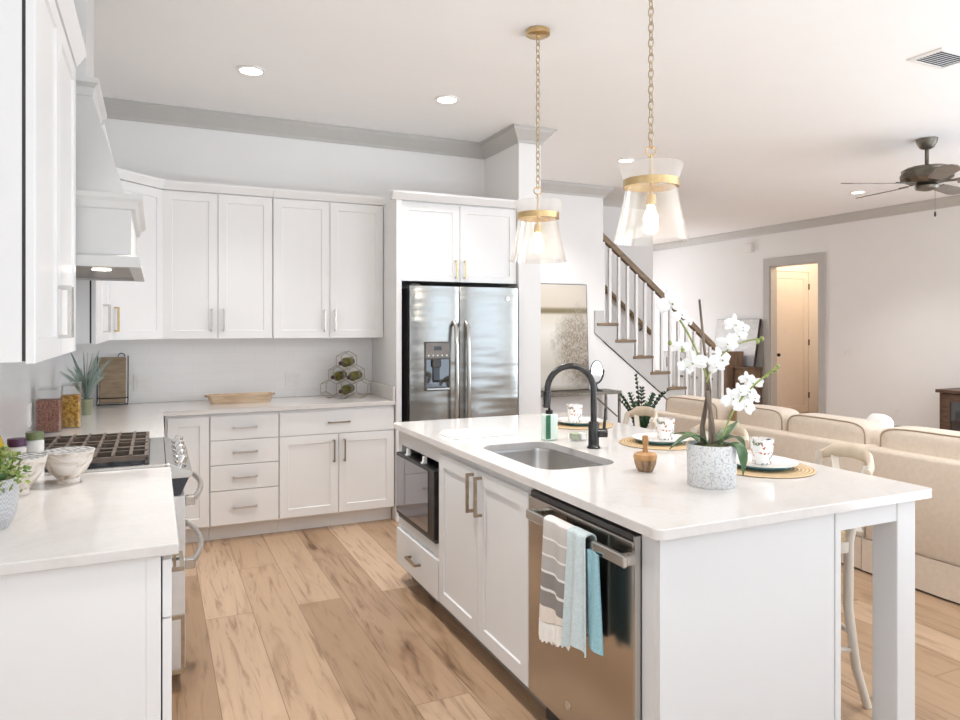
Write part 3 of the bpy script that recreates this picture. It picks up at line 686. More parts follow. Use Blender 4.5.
mb.quad_grid(rows, closed_v=True, cap=True); mb.build('crown', M_cab, t)
# left wall uppers
def upper_left(x, y0, y1, label, nd):
    t = thing('wall_cabinet', (-0.45, (y0+y1)/2, 1.385), label, 'wall cabinet')
    box('body', M_cab, (LX+0.009, -0.294, y0, y1, 1.392, 2.44), t)
    box('shadow_gap', M_dark, (-0.2939, -0.2865, y0+0.004, y1-0.004, 1.394, 2.438), t)  # dark strip standing in for the shade between body and doors
    wd = (y1-y0)/nd
    for k in range(nd):
        a = y0+k*wd
        d = MB(); d.shaker((-0.286, a+0.002, 1.388), Y1, X1, wd-0.004, 1.045, 0.020); d = d.build('door', M_cab, t)
        hy = a+wd-0.04 if k == 0 or nd == 1 else a+0.04
        if nd == 1: hy = a+wd-0.10
        pull(d, (-0.266, hy, 1.388+0.135), Z1, X1, 0.15, M_nickel)
    mb = MB(); mb.prism([(-0.289, 2.44), (-0.262, 2.44), (-0.232, 2.485), (-0.232, 2.50), (-0.289, 2.50)], 'y', y0, y1); mb.build('crown', M_cab, t)
    return t
upper_left(0, 2.02, 2.998, 'white wall cabinet at the upper left edge, nearer than the range hood', 2)
upper_left(0, 3.975, 5.11, 'white wall cabinet behind the range hood, beside the corner', 2)
# fridge surround
t = thing('fridge_cabinet', (2.17, 5.45, 0), 'white cabinet over the fridge with a tall side panel and two brass handles', 'wall cabinet')
box('side_panel', M_cab, (1.655, 1.698, 5.10, BY-0.001, 0.0, 2.44), t, bev=0.002)
box('body', M_cab, (1.698, 2.699, 5.145, BY-0.001, 1.83, 2.44), t)
for a, b, hx in ((1.703, 2.186, 2.15), (2.190, 2.690, 2.226)):
    d = MB(); d.shaker((a, 5.145, 1.825), X1, -Y1, b-a, 0.605); d = d.build('door', M_cab, t); pull(d, (hx, 5.125, 1.825+0.10), Z1, -Y1, 0.13, M_gold)
mb = MB(); mb.prism([(5.145, 2.44), (5.10, 2.44), (5.06, 2.485), (5.06, 2.50), (5.145, 2.50)], 'x', 1.62, 2.699); mb.build('crown', M_cab, t)

# ------------------------------------------------------------------ fridge
FX0, FX1, FY = 1.745, 2.665, 5.03
t = thing('refrigerator', ((FX0+FX1)/2, 5.4, 0), 'stainless side-by-side refrigerator with a water dispenser', 'refrigerator')
box('body', M_darkplastic, (FX0+0.005, FX1-0.005, FY+0.075, BY-0.02, 0.02, 1.772), t)
mid = 2.15
def fdoor(x0, x1):
    rows = []
    for z in (0.10, 1.785):
        r = []
        for k in range(13):
            a = k/12; r.append((x0+(x1-x0)*a, FY+0.022-0.022*math.sin(PI*a)**0.6 if 0 < a < 1 else FY+0.022, z))
        r += [(x1, FY+0.07, z), (x0, FY+0.07, z)]
        rows.append(r)
    mb = MB(); mb.quad_grid(rows, closed_v=True, cap=True); return mb.build('door', M_fridge, t, True)
dl = fdoor(FX0, mid-0.004); dr = fdoor(mid+0.004, FX1)
def fhandle(x, door):
    pts = [(x, FY+0.005, 0.62), (x, FY-0.035, 0.66), (x, FY-0.052, 0.80), (x, FY-0.058, 1.05), (x, FY-0.052, 1.32), (x, FY-0.035, 1.47), (x, FY+0.005, 1.51)]
    MB().tube(pts, 0.016, 12).build('handle', M_steel, door, True)
fhandle(mid-0.05, dl); fhandle(mid+0.05, dr)
dp = box('dispenser', M_darkplastic, (1.855, 2.065, FY-0.006, FY+0.03, 0.985, 1.36), dl, bev=0.004)
# recess: dark cavity front, control strip, spout, tray
cav = box('dispenser_recess', M_blackglass, (1.868, 2.052, FY-0.009, FY-0.0061, 1.00, 1.225), dl)
box('control_panel', M_ctrl, (1.862, 2.058, FY-0.010, FY-0.0061, 1.235, 1.352), dl)
box('display', M_clock, (1.93, 1.99, FY-0.012, FY-0.0101, 1.295, 1.325), dl)
for k in range(5): MB().lathe([(0, 0), (0.006, 0), (0.006, 0.002), (0, 0.0025)], n=12, axis='y', M=Matrix.Scale(-1, 3, (0, 1, 0)), c=(1.885+k*0.037, FY-0.0101, 1.255)).build('button', M_nickel, dl)
MB().box(1.91, 1.98, FY-0.035, FY-0.009, 1.165, 1.225, bev=0.006).build('spout', M_darkplastic, dl)
MB().prism([(FY-0.010, 1.05), (FY-0.026, 1.07), (FY-0.022, 1.165), (FY-0.010, 1.165)], 'x', 1.92, 1.97).build('paddle', M_navy, dl)
box('drip_tray', M_steel, (1.868, 2.052, FY-0.022, FY-0.009, 0.995, 1.006), dl)
b_ = MB().lathe([(0, 0), (0.02, 0), (0.02, 0.003), (0.017, 0.004), (0, 0.0035)], n=24, axis='y', M=Matrix.Scale(-1, 3, (0, 1, 0)), c=(2.565, FY+0.004, 1.70)).build('badge', M_nickel, dr, True)
def text_mesh(name, txt, size, m, parent, loc, rot, ext=0.0008):
    c = bpy.data.curves.new(name, 'FONT'); c.body = txt; c.size = size; c.extrude = ext; c.align_x = 'CENTER'; c.align_y = 'CENTER'
    tmp = bpy.data.objects.new(name+'_tmp', c); COL.objects.link(tmp)
    bpy.context.view_layer.update()
    me = bpy.data.meshes.new_from_object(tmp.evaluated_get(bpy.context.evaluated_depsgraph_get()))
    bpy.data.objects.remove(tmp, do_unlink=True); bpy.data.curves.remove(c)
    me.materials.clear(); me.materials.append(m)
    o = bpy.data.objects.new(name, me); COL.objects.link(o)
    off = Vector(loc)
    if parent is not None:
        o.parent = parent; p = parent
        while p is not None: off = off-p.location; p = p.parent
    o.location = off; o.rotation_euler = rot
    return o
text_mesh('badge_lettering', 'GE', 0.02, M_ink, b_, (2.565, FY-0.0002, 1.70), (PI/2, 0, 0))
for x in (FX0+0.05, FX1-0.05): box('hinge_cap', M_darkplastic, (x-0.035, x+0.035, FY+0.03, FY+0.12, 1.786, 1.80), t, bev=0.004)
box('grille', M_darkplastic, (FX0+0.005, FX1-0.005, FY+0.04, FY+0.074, 0.0, 0.09), t)

# ------------------------------------------------------------------ range hood
t = thing('range_hood', (-0.35, 3.485, 1.70), 'soft white tapered range hood on the left wall above the range', 'range hood')
y0, y1 = 3.005, 3.968
WX = LX+0.009
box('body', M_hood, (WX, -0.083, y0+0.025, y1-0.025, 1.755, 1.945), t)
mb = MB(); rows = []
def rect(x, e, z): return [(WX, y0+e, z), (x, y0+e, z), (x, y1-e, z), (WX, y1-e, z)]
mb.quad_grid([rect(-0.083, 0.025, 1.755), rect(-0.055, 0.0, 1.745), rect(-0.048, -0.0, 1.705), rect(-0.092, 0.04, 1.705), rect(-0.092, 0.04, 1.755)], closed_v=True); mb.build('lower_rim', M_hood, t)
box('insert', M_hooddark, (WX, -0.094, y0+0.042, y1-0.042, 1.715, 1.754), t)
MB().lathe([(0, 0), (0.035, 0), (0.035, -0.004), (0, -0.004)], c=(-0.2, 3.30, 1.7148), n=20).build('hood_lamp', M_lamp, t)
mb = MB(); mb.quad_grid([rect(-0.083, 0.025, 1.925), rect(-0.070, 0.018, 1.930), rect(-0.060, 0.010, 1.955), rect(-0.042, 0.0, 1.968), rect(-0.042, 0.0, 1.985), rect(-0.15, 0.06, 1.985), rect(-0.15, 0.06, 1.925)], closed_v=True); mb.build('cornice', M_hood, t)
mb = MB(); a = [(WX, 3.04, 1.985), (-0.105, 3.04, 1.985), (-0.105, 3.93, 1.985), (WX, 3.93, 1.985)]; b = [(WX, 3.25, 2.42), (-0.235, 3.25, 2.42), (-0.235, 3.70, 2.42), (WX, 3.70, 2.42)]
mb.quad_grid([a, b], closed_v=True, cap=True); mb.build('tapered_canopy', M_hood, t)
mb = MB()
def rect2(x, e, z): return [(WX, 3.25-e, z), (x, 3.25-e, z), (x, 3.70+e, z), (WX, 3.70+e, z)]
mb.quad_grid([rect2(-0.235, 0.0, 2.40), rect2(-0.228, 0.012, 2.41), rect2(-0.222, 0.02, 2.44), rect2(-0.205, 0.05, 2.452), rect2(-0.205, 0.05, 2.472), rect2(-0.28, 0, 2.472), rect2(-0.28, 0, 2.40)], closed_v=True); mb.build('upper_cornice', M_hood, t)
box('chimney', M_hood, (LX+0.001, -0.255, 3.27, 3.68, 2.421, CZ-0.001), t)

# ------------------------------------------------------------------ range (double oven, gas)
RY0, RY1 = 3.108, 3.862
t = thing('gas_range', (-0.27, 3.485, 0), 'stainless double-oven gas range under the hood', 'range')
box('body', M_steel, (LX+0.012, 0.035, RY0, RY1, 0.06, 0.895), t)
box('cooktop', M_steel, (LX+0.012, 0.045, RY0, RY1, 0.895, 0.925), t, bev=0.004)
box('burner_pan', M_navy, (LX+0.06, -0.02, RY0+0.03, RY1-0.03, 0.9251, 0.929), t)
for (bx_, by_) in ((-0.45, 3.27), (-0.15, 3.27), (-0.45, 3.70), (-0.15, 3.70), (-0.30, 3.485)):
    MB().lathe([(0, 0.0), (0.045, 0.0), (0.045, 0.010), (0.032, 0.012), (0.032, 0.020), (0, 0.022)], c=(bx_, by_, 0.929), n=20).build('burner', M_black, t, True)
# three grates
for gy0, gy1 in ((RY0+0.025, RY0+0.265), (RY0+0.268, RY1-0.268), (RY1-0.265, RY1-0.025)):
    g = MB(); xa, xb = LX+0.065, -0.025; r = 0.010; zt = 0.962
    rows = []
    for (ex, z) in ((0.0, zt-0.018), (0.0, zt), (0.014, zt), (0.014, zt-0.018)):
        rows.append([(xa+ex, gy0+ex, z), (xb-ex, gy0+ex, z), (xb-ex, gy1-ex, z), (xa+ex, gy1-ex, z)])
    g.quad_grid(rows, closed_u=True, closed_v=True)
    for k in range(1, 8):
        x = xa+(xb-xa)*k/8; g.box(x-0.006, x+0.006, gy0+0.003, gy1-0.003, zt-0.016, zt+0.006)
    g.box(xa+0.004, xb-0.004, (gy0+gy1)/2-0.006, (gy0+gy1)/2+0.006, zt-0.017, zt+0.004)
    for x in (xa, xb-0.012):
        for y in (gy0, gy1-0.012): g.box(x, x+0.012, y, y+0.012, 0.9292, zt-0.01)
    g.build('grate', M_iron, t)
# slanted control panel
MB().prism([(0.036, 0.925), (0.050, 0.925), (0.140, 0.882), (0.140, 0.868), (0.128, 0.862), (0.036, 0.862)], 'y', RY0, RY1, bev=0.002).build('control_panel', M_steel, t)
MB().prism([(0.036, 0.8615), (0.126, 0.8615), (0.095, 0.795), (0.036, 0.795)], 'y', RY0+0.002, RY1-0.002).build('vent_trim', M_navy, t)
nrm = Vector((0.043, 0, 0.09)).normalized()
for k in range(5):
    y = RY0+0.10+k*(RY1-RY0-0.20)/4; q = Matrix.Rotation(math.atan2(nrm.x, nrm.z), 3, 'Y')
    MB().lathe([(0, 0), (0.027, 0), (0.027, 0.006), (0.020, 0.010), (0.019, 0.036), (0.015, 0.040), (0, 0.041)], n=20, M=q, c=Vector((0.095, y, 0.9035))+nrm*0.0005).build('knob', M_chrome, t, True)
for z0, z1 in ((0.54, 0.79), (0.085, 0.53)):
    dd = MB().box(0.037, 0.112, RY0+0.002, RY1-0.002, z0, z1, bev=0.003).build('oven_door', M_ovendoor, t)
    box('oven_window', M_blackglass, (0.1121, 0.115, RY0+0.09, RY1-0.09, z0+0.05, z1-0.075), dd)
    zh = z1-0.03; pts = []
    for k in range(13):
        a = k/12; pts.append((0.135+0.055*math.sin(PI*a)**0.8, RY0+0.04+(RY1-RY0-0.08)*a, zh))
    MB().tube(pts, 0.012, 10).build('handle', M_nickel, dd, True)
    for y in (RY0+0.045, RY1-0.045): box('handle_mount', M_steel, (0.1125, 0.15, y-0.018, y+0.018, zh-0.02, zh+0.02), dd, bev=0.003)
for y in (RY0+0.05, RY1-0.05): MB().lathe([(0, 0), (0.02, 0), (0.02, 0.06), (0, 0.06)], c=(-0.02, y, 0), n=12).build('foot', M_black, t)

# ------------------------------------------------------------------ island
IX0, IX1, IY0, IY1 = 1.295, 2.02, 1.595, 3.945
isl = thing('kitchen_island', (1.7, 2.77, 0), 'pale grey island frame with a flat front end panel and square corner legs', 'kitchen island')
skc = thing('sink_cabinet', (1.6, 2.80, 0), 'pale grey two-door island cabinet under the sink', 'base cabinet')
mwc = thing('microwave_cabinet', (1.5, 3.595, 0), 'pale grey island cabinet framing the microwave above a drawer', 'base cabinet')
# carcass as one C-shaped shell, leaving the dishwasher and microwave bays open
box('end_panel', M_island, (IX0+0.0, 2.0, IY0, IY0+0.022, 0.0, 0.884), isl)
box('corner_post', M_island, (IX0, IX0+0.05, IY0+0.022, 1.678, 0.0, 0.884), isl, bev=0.002)
box('end_stile', M_island, (2.002, IX1+0.008, IY0-0.004, IY0+0.04, 0.0, 0.884), isl, bev=0.002)
box('back_panel', M_island, (1.95, 1.97, IY0+0.022, IY1-0.02, 0.0, 0.884), isl)
MB().prism([(IX0, 0.105), (IX0+0.09, 0.105), (IX0+0.09, 0.0), (1.97, 0.0), (1.97, 0.884), (IX0, 0.884)], 'y', IY1-0.02, IY1).build('far_end_panel', M_island, isl)
box('apron', M_island, (IX1+0.008, 2.305, IY0, IY0+0.02, 0.813, 0.884), isl)
box('side_apron', M_island, (2.37, 2.39, 1.69, 3.85, 0.813, 0.884), isl)
for y in (IY0-0.004, IY1-0.095): box('leg', M_island, (2.305, 2.40, y, y+0.095, 0.0, 0.884), isl, bev=0.003)
box('sink_cabinet_body', M_island, (IX0+0.002, 1.95, 2.335, 3.262, 0.105, 0.66), skc)
box('top_rail', M_island, (IX0+0.002, IX0+0.03, 2.335, 3.262, 0.66, 0.884), skc)
for a, b, hy in ((2.338, 2.795, 2.755), (2.799, 3.258, 2.84)):
    d = MB(); d.shaker((IX0+0.002, b, 0.115), -Y1, -X1, b-a, 0.735, 0.02, 0.062); d = d.build('door', M_island, skc); pull(d, (IX0-0.018, hy, 0.745), Z1, -X1, 0.16, M_bronzepull, 0.006)
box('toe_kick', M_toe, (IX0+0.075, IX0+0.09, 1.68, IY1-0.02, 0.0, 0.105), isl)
# microwave bay: frame around an opening
mb = MB()
fr = [(3.264, 0.105), (3.925, 0.105), (3.925, 0.884), (3.264, 0.884)]; op = [(3.295, 0.385), (3.895, 0.385), (3.895, 0.795), (3.295, 0.795)]
mb.quad_grid([[(IX0+0.002, y, z) for y, z in fr], [(IX0+0.002, y, z) for y, z in op], [(IX0+0.05, y, z) for y, z in op], [(IX0+0.05, y, z) for y, z in fr]], closed_u=True, closed_v=True)
mb.build('bay_frame', M_island, mwc)
box('bay_liner', M_dark, (IX0+0.40, IX0+0.42, 3.27, 3.92, 0.30, 0.88), mwc)
d = MB(); d.slab((IX0+0.002, 3.922, 0.112), -Y1, -X1, 0.655, 0.20, 0.022); d = d.build('drawer_front', M_island, mwc); pull(d, (IX0-0.02, 3.595, 0.215), Y1, -X1, 0.15, M_bronzepull, 0.006)
# microwave
t = thing('microwave_oven', (1.45, 3.595, 0.386), 'black built-in microwave with a reflective glass front in the island end', 'microwave')
box('body', M_black, (IX0+0.02, IX0+0.385, 3.31, 3.88, 0.387, 0.74), t)
fd = MB().box(IX0-0.03, IX0+0.018, 3.292, 3.898, 0.405, 0.755, bev=0.004).build('door', M_black, t)
box('door_glass', M_microglass, (IX0-0.033, IX0-0.0302, 3.375, 3.892, 0.425, 0.74), fd)
box('lower_trim', M_navy, (IX0-0.02, IX0+0.018, 3.30, 3.89, 0.388, 0.404), t)
for y in (3.50, 3.76): MB().prism([(IX0-0.012, 0.792), (IX0+0.006, 0.792), (IX0+0.006, 0.7555), (IX0-0.022, 0.7555), (IX0-0.022, 0.762), (IX0-0.012, 0.762)], 'y', y-0.012, y+0.012).build('bracket', M_plastic, t)

# island worktop with the sink cut out
CX0, CX1, CY0, CY1 = 1.262, 2.462, 1.562, 3.965
SX0, SX1, SY0, SY1 = 1.375, 1.745, 2.385, 3.015
def rrect(x0, x1, y0, y1, r, n=6):
    P = []
    for cx, cy, a0 in ((x1-r, y1-r, 0), (x0+r, y1-r, PI/2), (x0+r, y0+r, PI), (x1-r, y0+r, 1.5*PI)):
        for k in range(n+1): P.append((cx+r*math.cos(a0+PI/2*k/n), cy+r*math.sin(a0+PI/2*k/n)))
    return P
def ring_slab(mb, outer, inner, z0, z1):
    rows = [[(x, y, z0) for x, y in outer], [(x, y, z1-0.003) for x, y in outer], [(x*0.998+sum(p[0] for p in outer)/len(outer)*0.002, y*0.998+sum(p[1] for p in outer)/len(outer)*0.002, z1) for x, y in outer],
            [(x, y, z1) for x, y in inner], [(x, y, z0) for x, y in inner]]
    mb.quad_grid(rows, closed_u=True, closed_v=True)
mb = MB(); ring_slab(mb, rrect(CX0, CX1, CY0, CY1, 0.025), rrect(SX0, SX1, SY0, SY1, 0.09), 0.885, 0.915)
top = mb.build('island_countertop', M_quartz); tag(top, 'long white quartz worktop on the island with an undermount sink', 'countertop')
# sink
t = thing('kitchen_sink', ((SX0+SX1)/2, (SY0+SY1)/2, 0.68), 'stainless undermount sink set in the island worktop', 'sink')
mb = MB(); rows = []
for e, z, r in ((0.012, 0.8845, 0.10), (-0.004, 0.8845, 0.09), (-0.006, 0.87, 0.09), (-0.012, 0.72, 0.085), (-0.03, 0.692, 0.07), (-0.11, 0.686, 0.04)):
    rows.append([(x, y, z) for x, y in rrect(SX0-e, SX1+e, SY0-e, SY1+e, r)])
vs = mb.quad_grid(rows, closed_v=True); mb.bm.faces.new(vs[-1]); mb.build('bowl', M_sink, t, True)
MB().lathe([(0, 0.688), (0.04, 0.688), (0.043, 0.690), (0.03, 0.691), (0, 0.690)], c=((SX0+SX1)/2, (SY0+SY1)/2, 0), n=24).build('drain', M_chrome, t, True)

# dishwasher
t = thing('dishwasher', (1.55, 2.005, 0), 'stainless dishwasher in the island with towels over its handle', 'dishwasher')
box('tub', M_darkplastic, (IX0+0.03, 1.90, 1.695, 2.32, 0.10, 0.865), t)
dd = box('door', M_dw, (IX0-0.022, IX0+0.028, 1.688, 2.328, 0.115, 0.845), t, bev=0.005, seg=2)
box('control_strip', M_darkplastic, (IX0-0.012, IX0+0.028, 1.690, 2.326, 0.846, 0.864), t)
box('edge_trim', M_steel, (IX0-0.0225, IX0+0.02, 1.680, 1.6875, 0.115, 0.864), t)
box('kick_plate', M_darkplastic, (IX0+0.05, IX0+0.07, 1.69, 2.32, 0.0, 0.10), t)
HX, HZ = IX0-0.066, 0.800
box('handle', M_steel, (HX-0.008, HX+0.008, 1.665, 2.255, HZ-0.018, HZ+0.018), dd, bev=0.004)
for y in (1.685, 2.235): box('handle_mount', M_steel, (HX+0.0081, IX0-0.0221, y-0.016, y+0.016, HZ-0.015, HZ+0.015), dd, bev=0.003)
MB().lathe([(0, 0), (0.014, 0), (0.014, 0.002), (0, 0.0025)], n=20, axis='x', M=Matrix.Scale(-1, 3, (1, 0, 0)), c=(IX0-0.0221, 2.05, 0.19)).build('badge', M_nickel, dd)

# towels on the handle
def towel(name, m, ya, yb, zf, zb, label, lift=0.0, wav=0.006, ph=0.0, fringe=False):
    path = []
    for k in range(7): path.append((HX+0.018+lift, zb+(HZ-zb)*k/7, 1))
    for k in range(9):
        a = PI*k/8; path.append((HX+(0.018+lift)*math.cos(a), HZ+0.018+(0.012+lift)*math.sin(a), 1-k/4))
    for k in range(1, 17): path.append((HX-0.018-lift, HZ-(HZ-zf)*k/16, -1))
    rows = []; nw = 20
    for i, (x, z, sd) in enumerate(path):
        drop = max(0, (HZ-z)/(HZ-zf)) if sd < 0 else 0
        row = []
        for j in range(nw+1):
            b = j/nw; y = ya+(yb-ya)*b
            y = y-(b-0.5)*0.02*drop
            dx = -wav*(1+2.2*drop)*(0.5+0.5*math.sin(b*PI*3.2+ph)) if sd < 0 else 0
            row.append((x+dx, y, z-0.015*drop*math.sin(b*PI*1.5+ph)))
        rows.append(row)
    o = MB().cloth(rows, 0.005).build(name, m, None, True)
    tag(o, label, 'towel')
    if fringe:
        mb = MB(); last = rows[-1]; rr = []
        for q in range(3):
            rr.append([(p[0]-0.001*q, p[1]-0.006*math.sin(j*2.1)*q*0.4, p[2]-0.003-q*0.028-0.006*q*(j % 2)) for j, p in enumerate(last)])
        mb.cloth(rr, 0.006); mb.build('fringe', M_fringe, o, True)
    return o
towel('striped_towel', M_stripe, 2.095, 1.94, 0.495, 0.58, 'grey and white striped fringed towel hanging over the dishwasher handle', 0.0, 0.006, 0.6, True)
towel('dish_towel', M_bluetowel, 1.935, 1.845, 0.465, 0.50, 'pale blue towel hanging over the dishwasher handle beside the striped one', 0.002, 0.008, 2.0)
tw = [o_ for o_ in COL.objects if o_.name == 'dish_towel'][0]
rows = []
for i in range(10):
    z = 0.79-0.30*i/9; rows.append([(HX-0.012+0.006*math.sin(j*0.9+i*0.2), 1.844-0.065*j/6-0.012*i/9*j/6, z) for j in range(7)])
MB().cloth(rows, 0.005).build('folded_layer', M_tealtowel, tw, True)

# folded cloth on the worktop
t = thing('folded_cloth', (1.53, 3.33, 0.915), 'folded white dish cloth with thin blue stripes on the island worktop', 'dish cloth')
for k in range(3):
    z = 0.9155+k*0.0075; e = 0.006*k
    MB().box(1.345+e, 1.715-e, 3.235+e*0.7, 3.43-e, z, z+0.007, bev=0.003, seg=2).build('layer', M_towelwhite, t)
for y in (3.250, 3.275): box('stripe', M_dish, (1.365, 1.695, y, y+0.006, 0.9376, 0.9384), t)

# faucet
t = thing('kitchen_faucet', (1.845, 2.745, 0.915), 'dark gunmetal gooseneck faucet beside the island sink', 'faucet')
fx, fy = 1.845, 2.745
MB().lathe([(0, 0), (0.031, 0), (0.031, 0.006), (0.025, 0.012), (0.0245, 0.115), (0.020, 0.122), (0, 0.122)], c=(fx, fy, 0.9152), n=24).build('base', M_faucet, t, True)
dirv = Vector((-0.93, 0.37, 0)).normalized(); R = 0.108; pts = [Vector((fx, fy, 1.036)), Vector((fx, fy, 1.10)), Vector((fx, fy, 1.185))]
for k in range(1, 17):
    a = PI*k/16*1.02; pts.append(Vector((fx, fy, 1.185))+dirv*(R-R*math.cos(a))+Vector((0, 0, R*1.02*math.sin(a))))
MB().tube(pts, 0.0145, 14).build('spout', M_faucet, t, True)
e_ = pts[-1]; dn = (pts[-1]-pts[-2]).normalized()
sp = MB(); sp.tube([e_-dn*0.002, e_+dn*0.01, e_+dn*0.075], [0.0175, 0.0185, 0.0165], 14); sp.build('spray_head', M_faucet, t, True)
sd = Vector((0.91, -0.42, 0)).normalized()
hb = Vector((fx, fy, 0.985))
MB().tube([hb+sd*0.02, hb+sd*0.062], 0.021, 16).build('valve', M_faucet, t, True)
MB().tube([hb+sd*0.048+Vector((0, 0, 0.018)), hb+sd*0.052+Vector((0, 0, 0.06)), hb+sd*0.055+Vector((0, 0, 0.115))], [0.0075, 0.0065, 0.0055], 10).build('lever', M_faucet, t, True)

# soap bottle and sponge dish
t = thing('soap_bottle', (1.775, 3.03, 0.915), 'clear green pump soap bottle between the sink and the faucet', 'soap bottle')
c = (1.775, 3.03)
MB().box(c[0]-0.037, c[0]+0.037, c[1]-0.026, c[1]+0.026, 0.9153, 1.045, bev=0.010, seg=3).build('bottle', M_soap, t, True)
MB().lathe([(0, 1.0455), (0.018, 1.0455), (0.018, 1.062), (0.006, 1.066), (0.006, 1.085), (0, 1.085)], c=(*c, 0), n=16).build('pump_collar', M_black, t, True)
MB().tube([(c[0], c[1], 1.085), (c[0]-0.01, c[1]-0.002, 1.092), (c[0]-0.038, c[1]-0.004, 1.087)], [0.008, 0.008, 0.005], 8).build('pump_spout', M_black, t, True)
box('label', M_greenink, (c[0]-0.034, c[0]-0.008, c[1]-0.0272, c[1]-0.0262, 0.925, 1.042), t)
t = thing('sponge_dish', (1.895, 2.96, 0.915), 'small glass dish holding a green sponge, behind the faucet base', 'sponge dish')
mb = MB(); mb.lathe([(0.0, 0.9153), (0.045, 0.9153), (0.05, 0.945), (0.046, 0.945), (0.042, 0.919), (0, 0.919)], c=(1.895, 2.96, 0), n=24); mb.build('dish', M_glass, t, True)
MB().box(1.865, 1.90, 2.945, 2.99, 0.9195, 0.951, bev=0.004, seg=2).build('sponge', M_sponge, t)
MB().box(1.905, 1.928, 2.935, 2.975, 0.9195, 0.953, bev=0.004, seg=2).build('soap_bar', M_porcelain, t)

# wooden brush
t = thing('dish_brush', (1.735, 2.225, 0.915), 'wooden dish brush standing upright on the island worktop', 'brush')
bx_, by_ = 1.735, 2.225
MB().lathe([(0, 0.9153), (0.028, 0.9153), (0.036, 0.930), (0.042, 0.950), (0.042, 0.962), (0, 0.962)], c=(bx_, by_, 0), n=10).build('bristles', M_bristle, t)
MB().lathe([(0, 0.9622), (0.044, 0.9622), (0.046, 0.970), (0.043, 0.982), (0.030, 0.988), (0.014, 0.991), (0, 0.991)], c=(bx_, by_, 0), n=28).build('head', M_brush, t, True)
MB().lathe([(0, 0.9905), (0.011, 0.9905), (0.009, 1.01), (0.013, 1.035), (0.011, 1.052), (0, 1.056)], c=(bx_, by_, 0), n=16).build('handle', M_brush, t, True)

# ------------------------------------------------------------------ place settings
def place_setting(px, py, cx, cy, which):
    g = MB(); rows = []
    n = 40
    pm = MB(); pm.lathe([(0, 0), (0.19, 0), (0.196, 0.003), (0.19, 0.006), (0.10, 0.0055), (0, 0.0055)], n=48)
    o = pm.build('placemat', M_placemat, None, True); o.location = (px, py, 0.9155)
    tag(o, 'round woven seagrass placemat under the plate '+which, 'placemat', 'woven placemats on the island')
    t = thing('plate', (px, py, 0.9220), 'white dinner plate with a teal underside '+which, 'plate', 'plates on the island')
    MB().lathe([(0, 0.000), (0.085, 0.000), (0.088, 0.003), (0.120, 0.013), (0.118, 0.016), (0.09, 0.0085), (0, 0.0085)], c=(px, py, 0.9220), n=40).build('base', M_teal, t, True)
    pl = MB(); pl.lathe([(0, 0.0090), (0.088, 0.0090), (0.118, 0.0165), (0.135, 0.021), (0.135, 0.0235), (0.118, 0.0205), (0.088, 0.0125), (0, 0.0120)], c=(px, py, 0.9220), n=40); pl.build('rim', M_porcelain, t, True)
    c = thing('cup', (cx, cy, 0.9350), 'white floral print cup standing on the plate '+which, 'cup', 'floral cups on the island')
    mb = MB(); mb.lathe([(0, 0.0), (0.034, 0.0), (0.037, 0.004), (0.041, 0.05), (0.046, 0.098), (0.0435, 0.098), (0.0385, 0.05), (0.034, 0.008), (0, 0.007)], c=(cx, cy, 0.9350), n=32)
    mb.build('body', M_cup, c, True)
    dv = Vector((0.55, 0.83, 0)).normalized(); hp = []
    for k in range(9):
        a = -PI/2+PI*k/8; hp.append(Vector((cx, cy, 0.9350+0.05))+dv*(0.040+0.026*math.cos(a))+Vector((0, 0, 0.030*math.sin(a))))
    MB().tube(hp, 0.0045, 8).build('handle', M_porcelain, c, True)
place_setting(2.19, 2.075, 2.19, 2.075, 'nearest the front, behind the orchid pot')
place_setting(2.21, 2.72, 2.24, 2.72, 'in the middle, left of the orchid pot')
place_setting(2.20, 3.42, 2.17, 3.42, 'farthest back, seen through the faucet arch')

# ------------------------------------------------------------------ orchid
ox, oy = 1.80, 1.935
t = thing('potted_orchid', (ox, oy, 0.915), 'white orchid in a mottled concrete pot on the island', 'potted plant')
MB().lathe([(0, 0.9153), (0.080, 0.9153), (0.083, 0.92), (0.086, 1.05), (0.085, 1.062), (0.077, 1.062), (0.075, 1.045), (0, 1.045)], c=(ox, oy, 0), n=40).build('pot', M_concrete, t, True)
MB().lathe([(0, 1.0455), (0.074, 1.0455), (0.06, 1.056), (0, 1.064)], c=(ox, oy, 0), n=24).build('moss', M_soil, t, True)
CAMR = Vector((math.cos(math.radians(24.75)), -math.sin(math.radians(24.75)), 0))  # rightward across the island, as a direction in the room
FWD = Vector((math.sin(math.radians(24.75)), math.cos(math.radians(24.75)), 0))
def op_(a, z, f=0.0): return Vector((ox, oy, 0))+CAMR*a+FWD*f+Vector((0, 0, z))
def leaf(path, w, m, parent, name='leaf', th=0.003, up=(0, 0, 1), fold=0.15):
    P = [Vector(p) for p in path]; rows = []; N = len(P)
    for i in range(N):
        tt = (P[min(i+1, N-1)]-P[max(i-1, 0)]).normalized(); sd_ = tt.cross(Vector(up))
        if sd_.length < 1e-4: sd_ = tt.orthogonal()
        sd_.normalize(); nn = sd_.cross(tt)
        s_ = i/(N-1); ww = w*max(0.04, math.sin(PI*(0.08+0.92*s_)**0.8))
        rows.append([P[i]+sd_*ww*k+nn*abs(k)*ww*fold for k in (-1, -0.5, 0, 0.5, 1)])
    mb = MB(); mb.cloth(rows, th); return mb.build(name, m, parent, True)
def curve(p0, p1, p2, n=8):
    p0, p1, p2 = Vector(p0), Vector(p1), Vector(p2)
    return [(1-s)**2*p0+2*s*(1-s)*p1+s*s*p2 for s in [k/n for k in range(n+1)]]
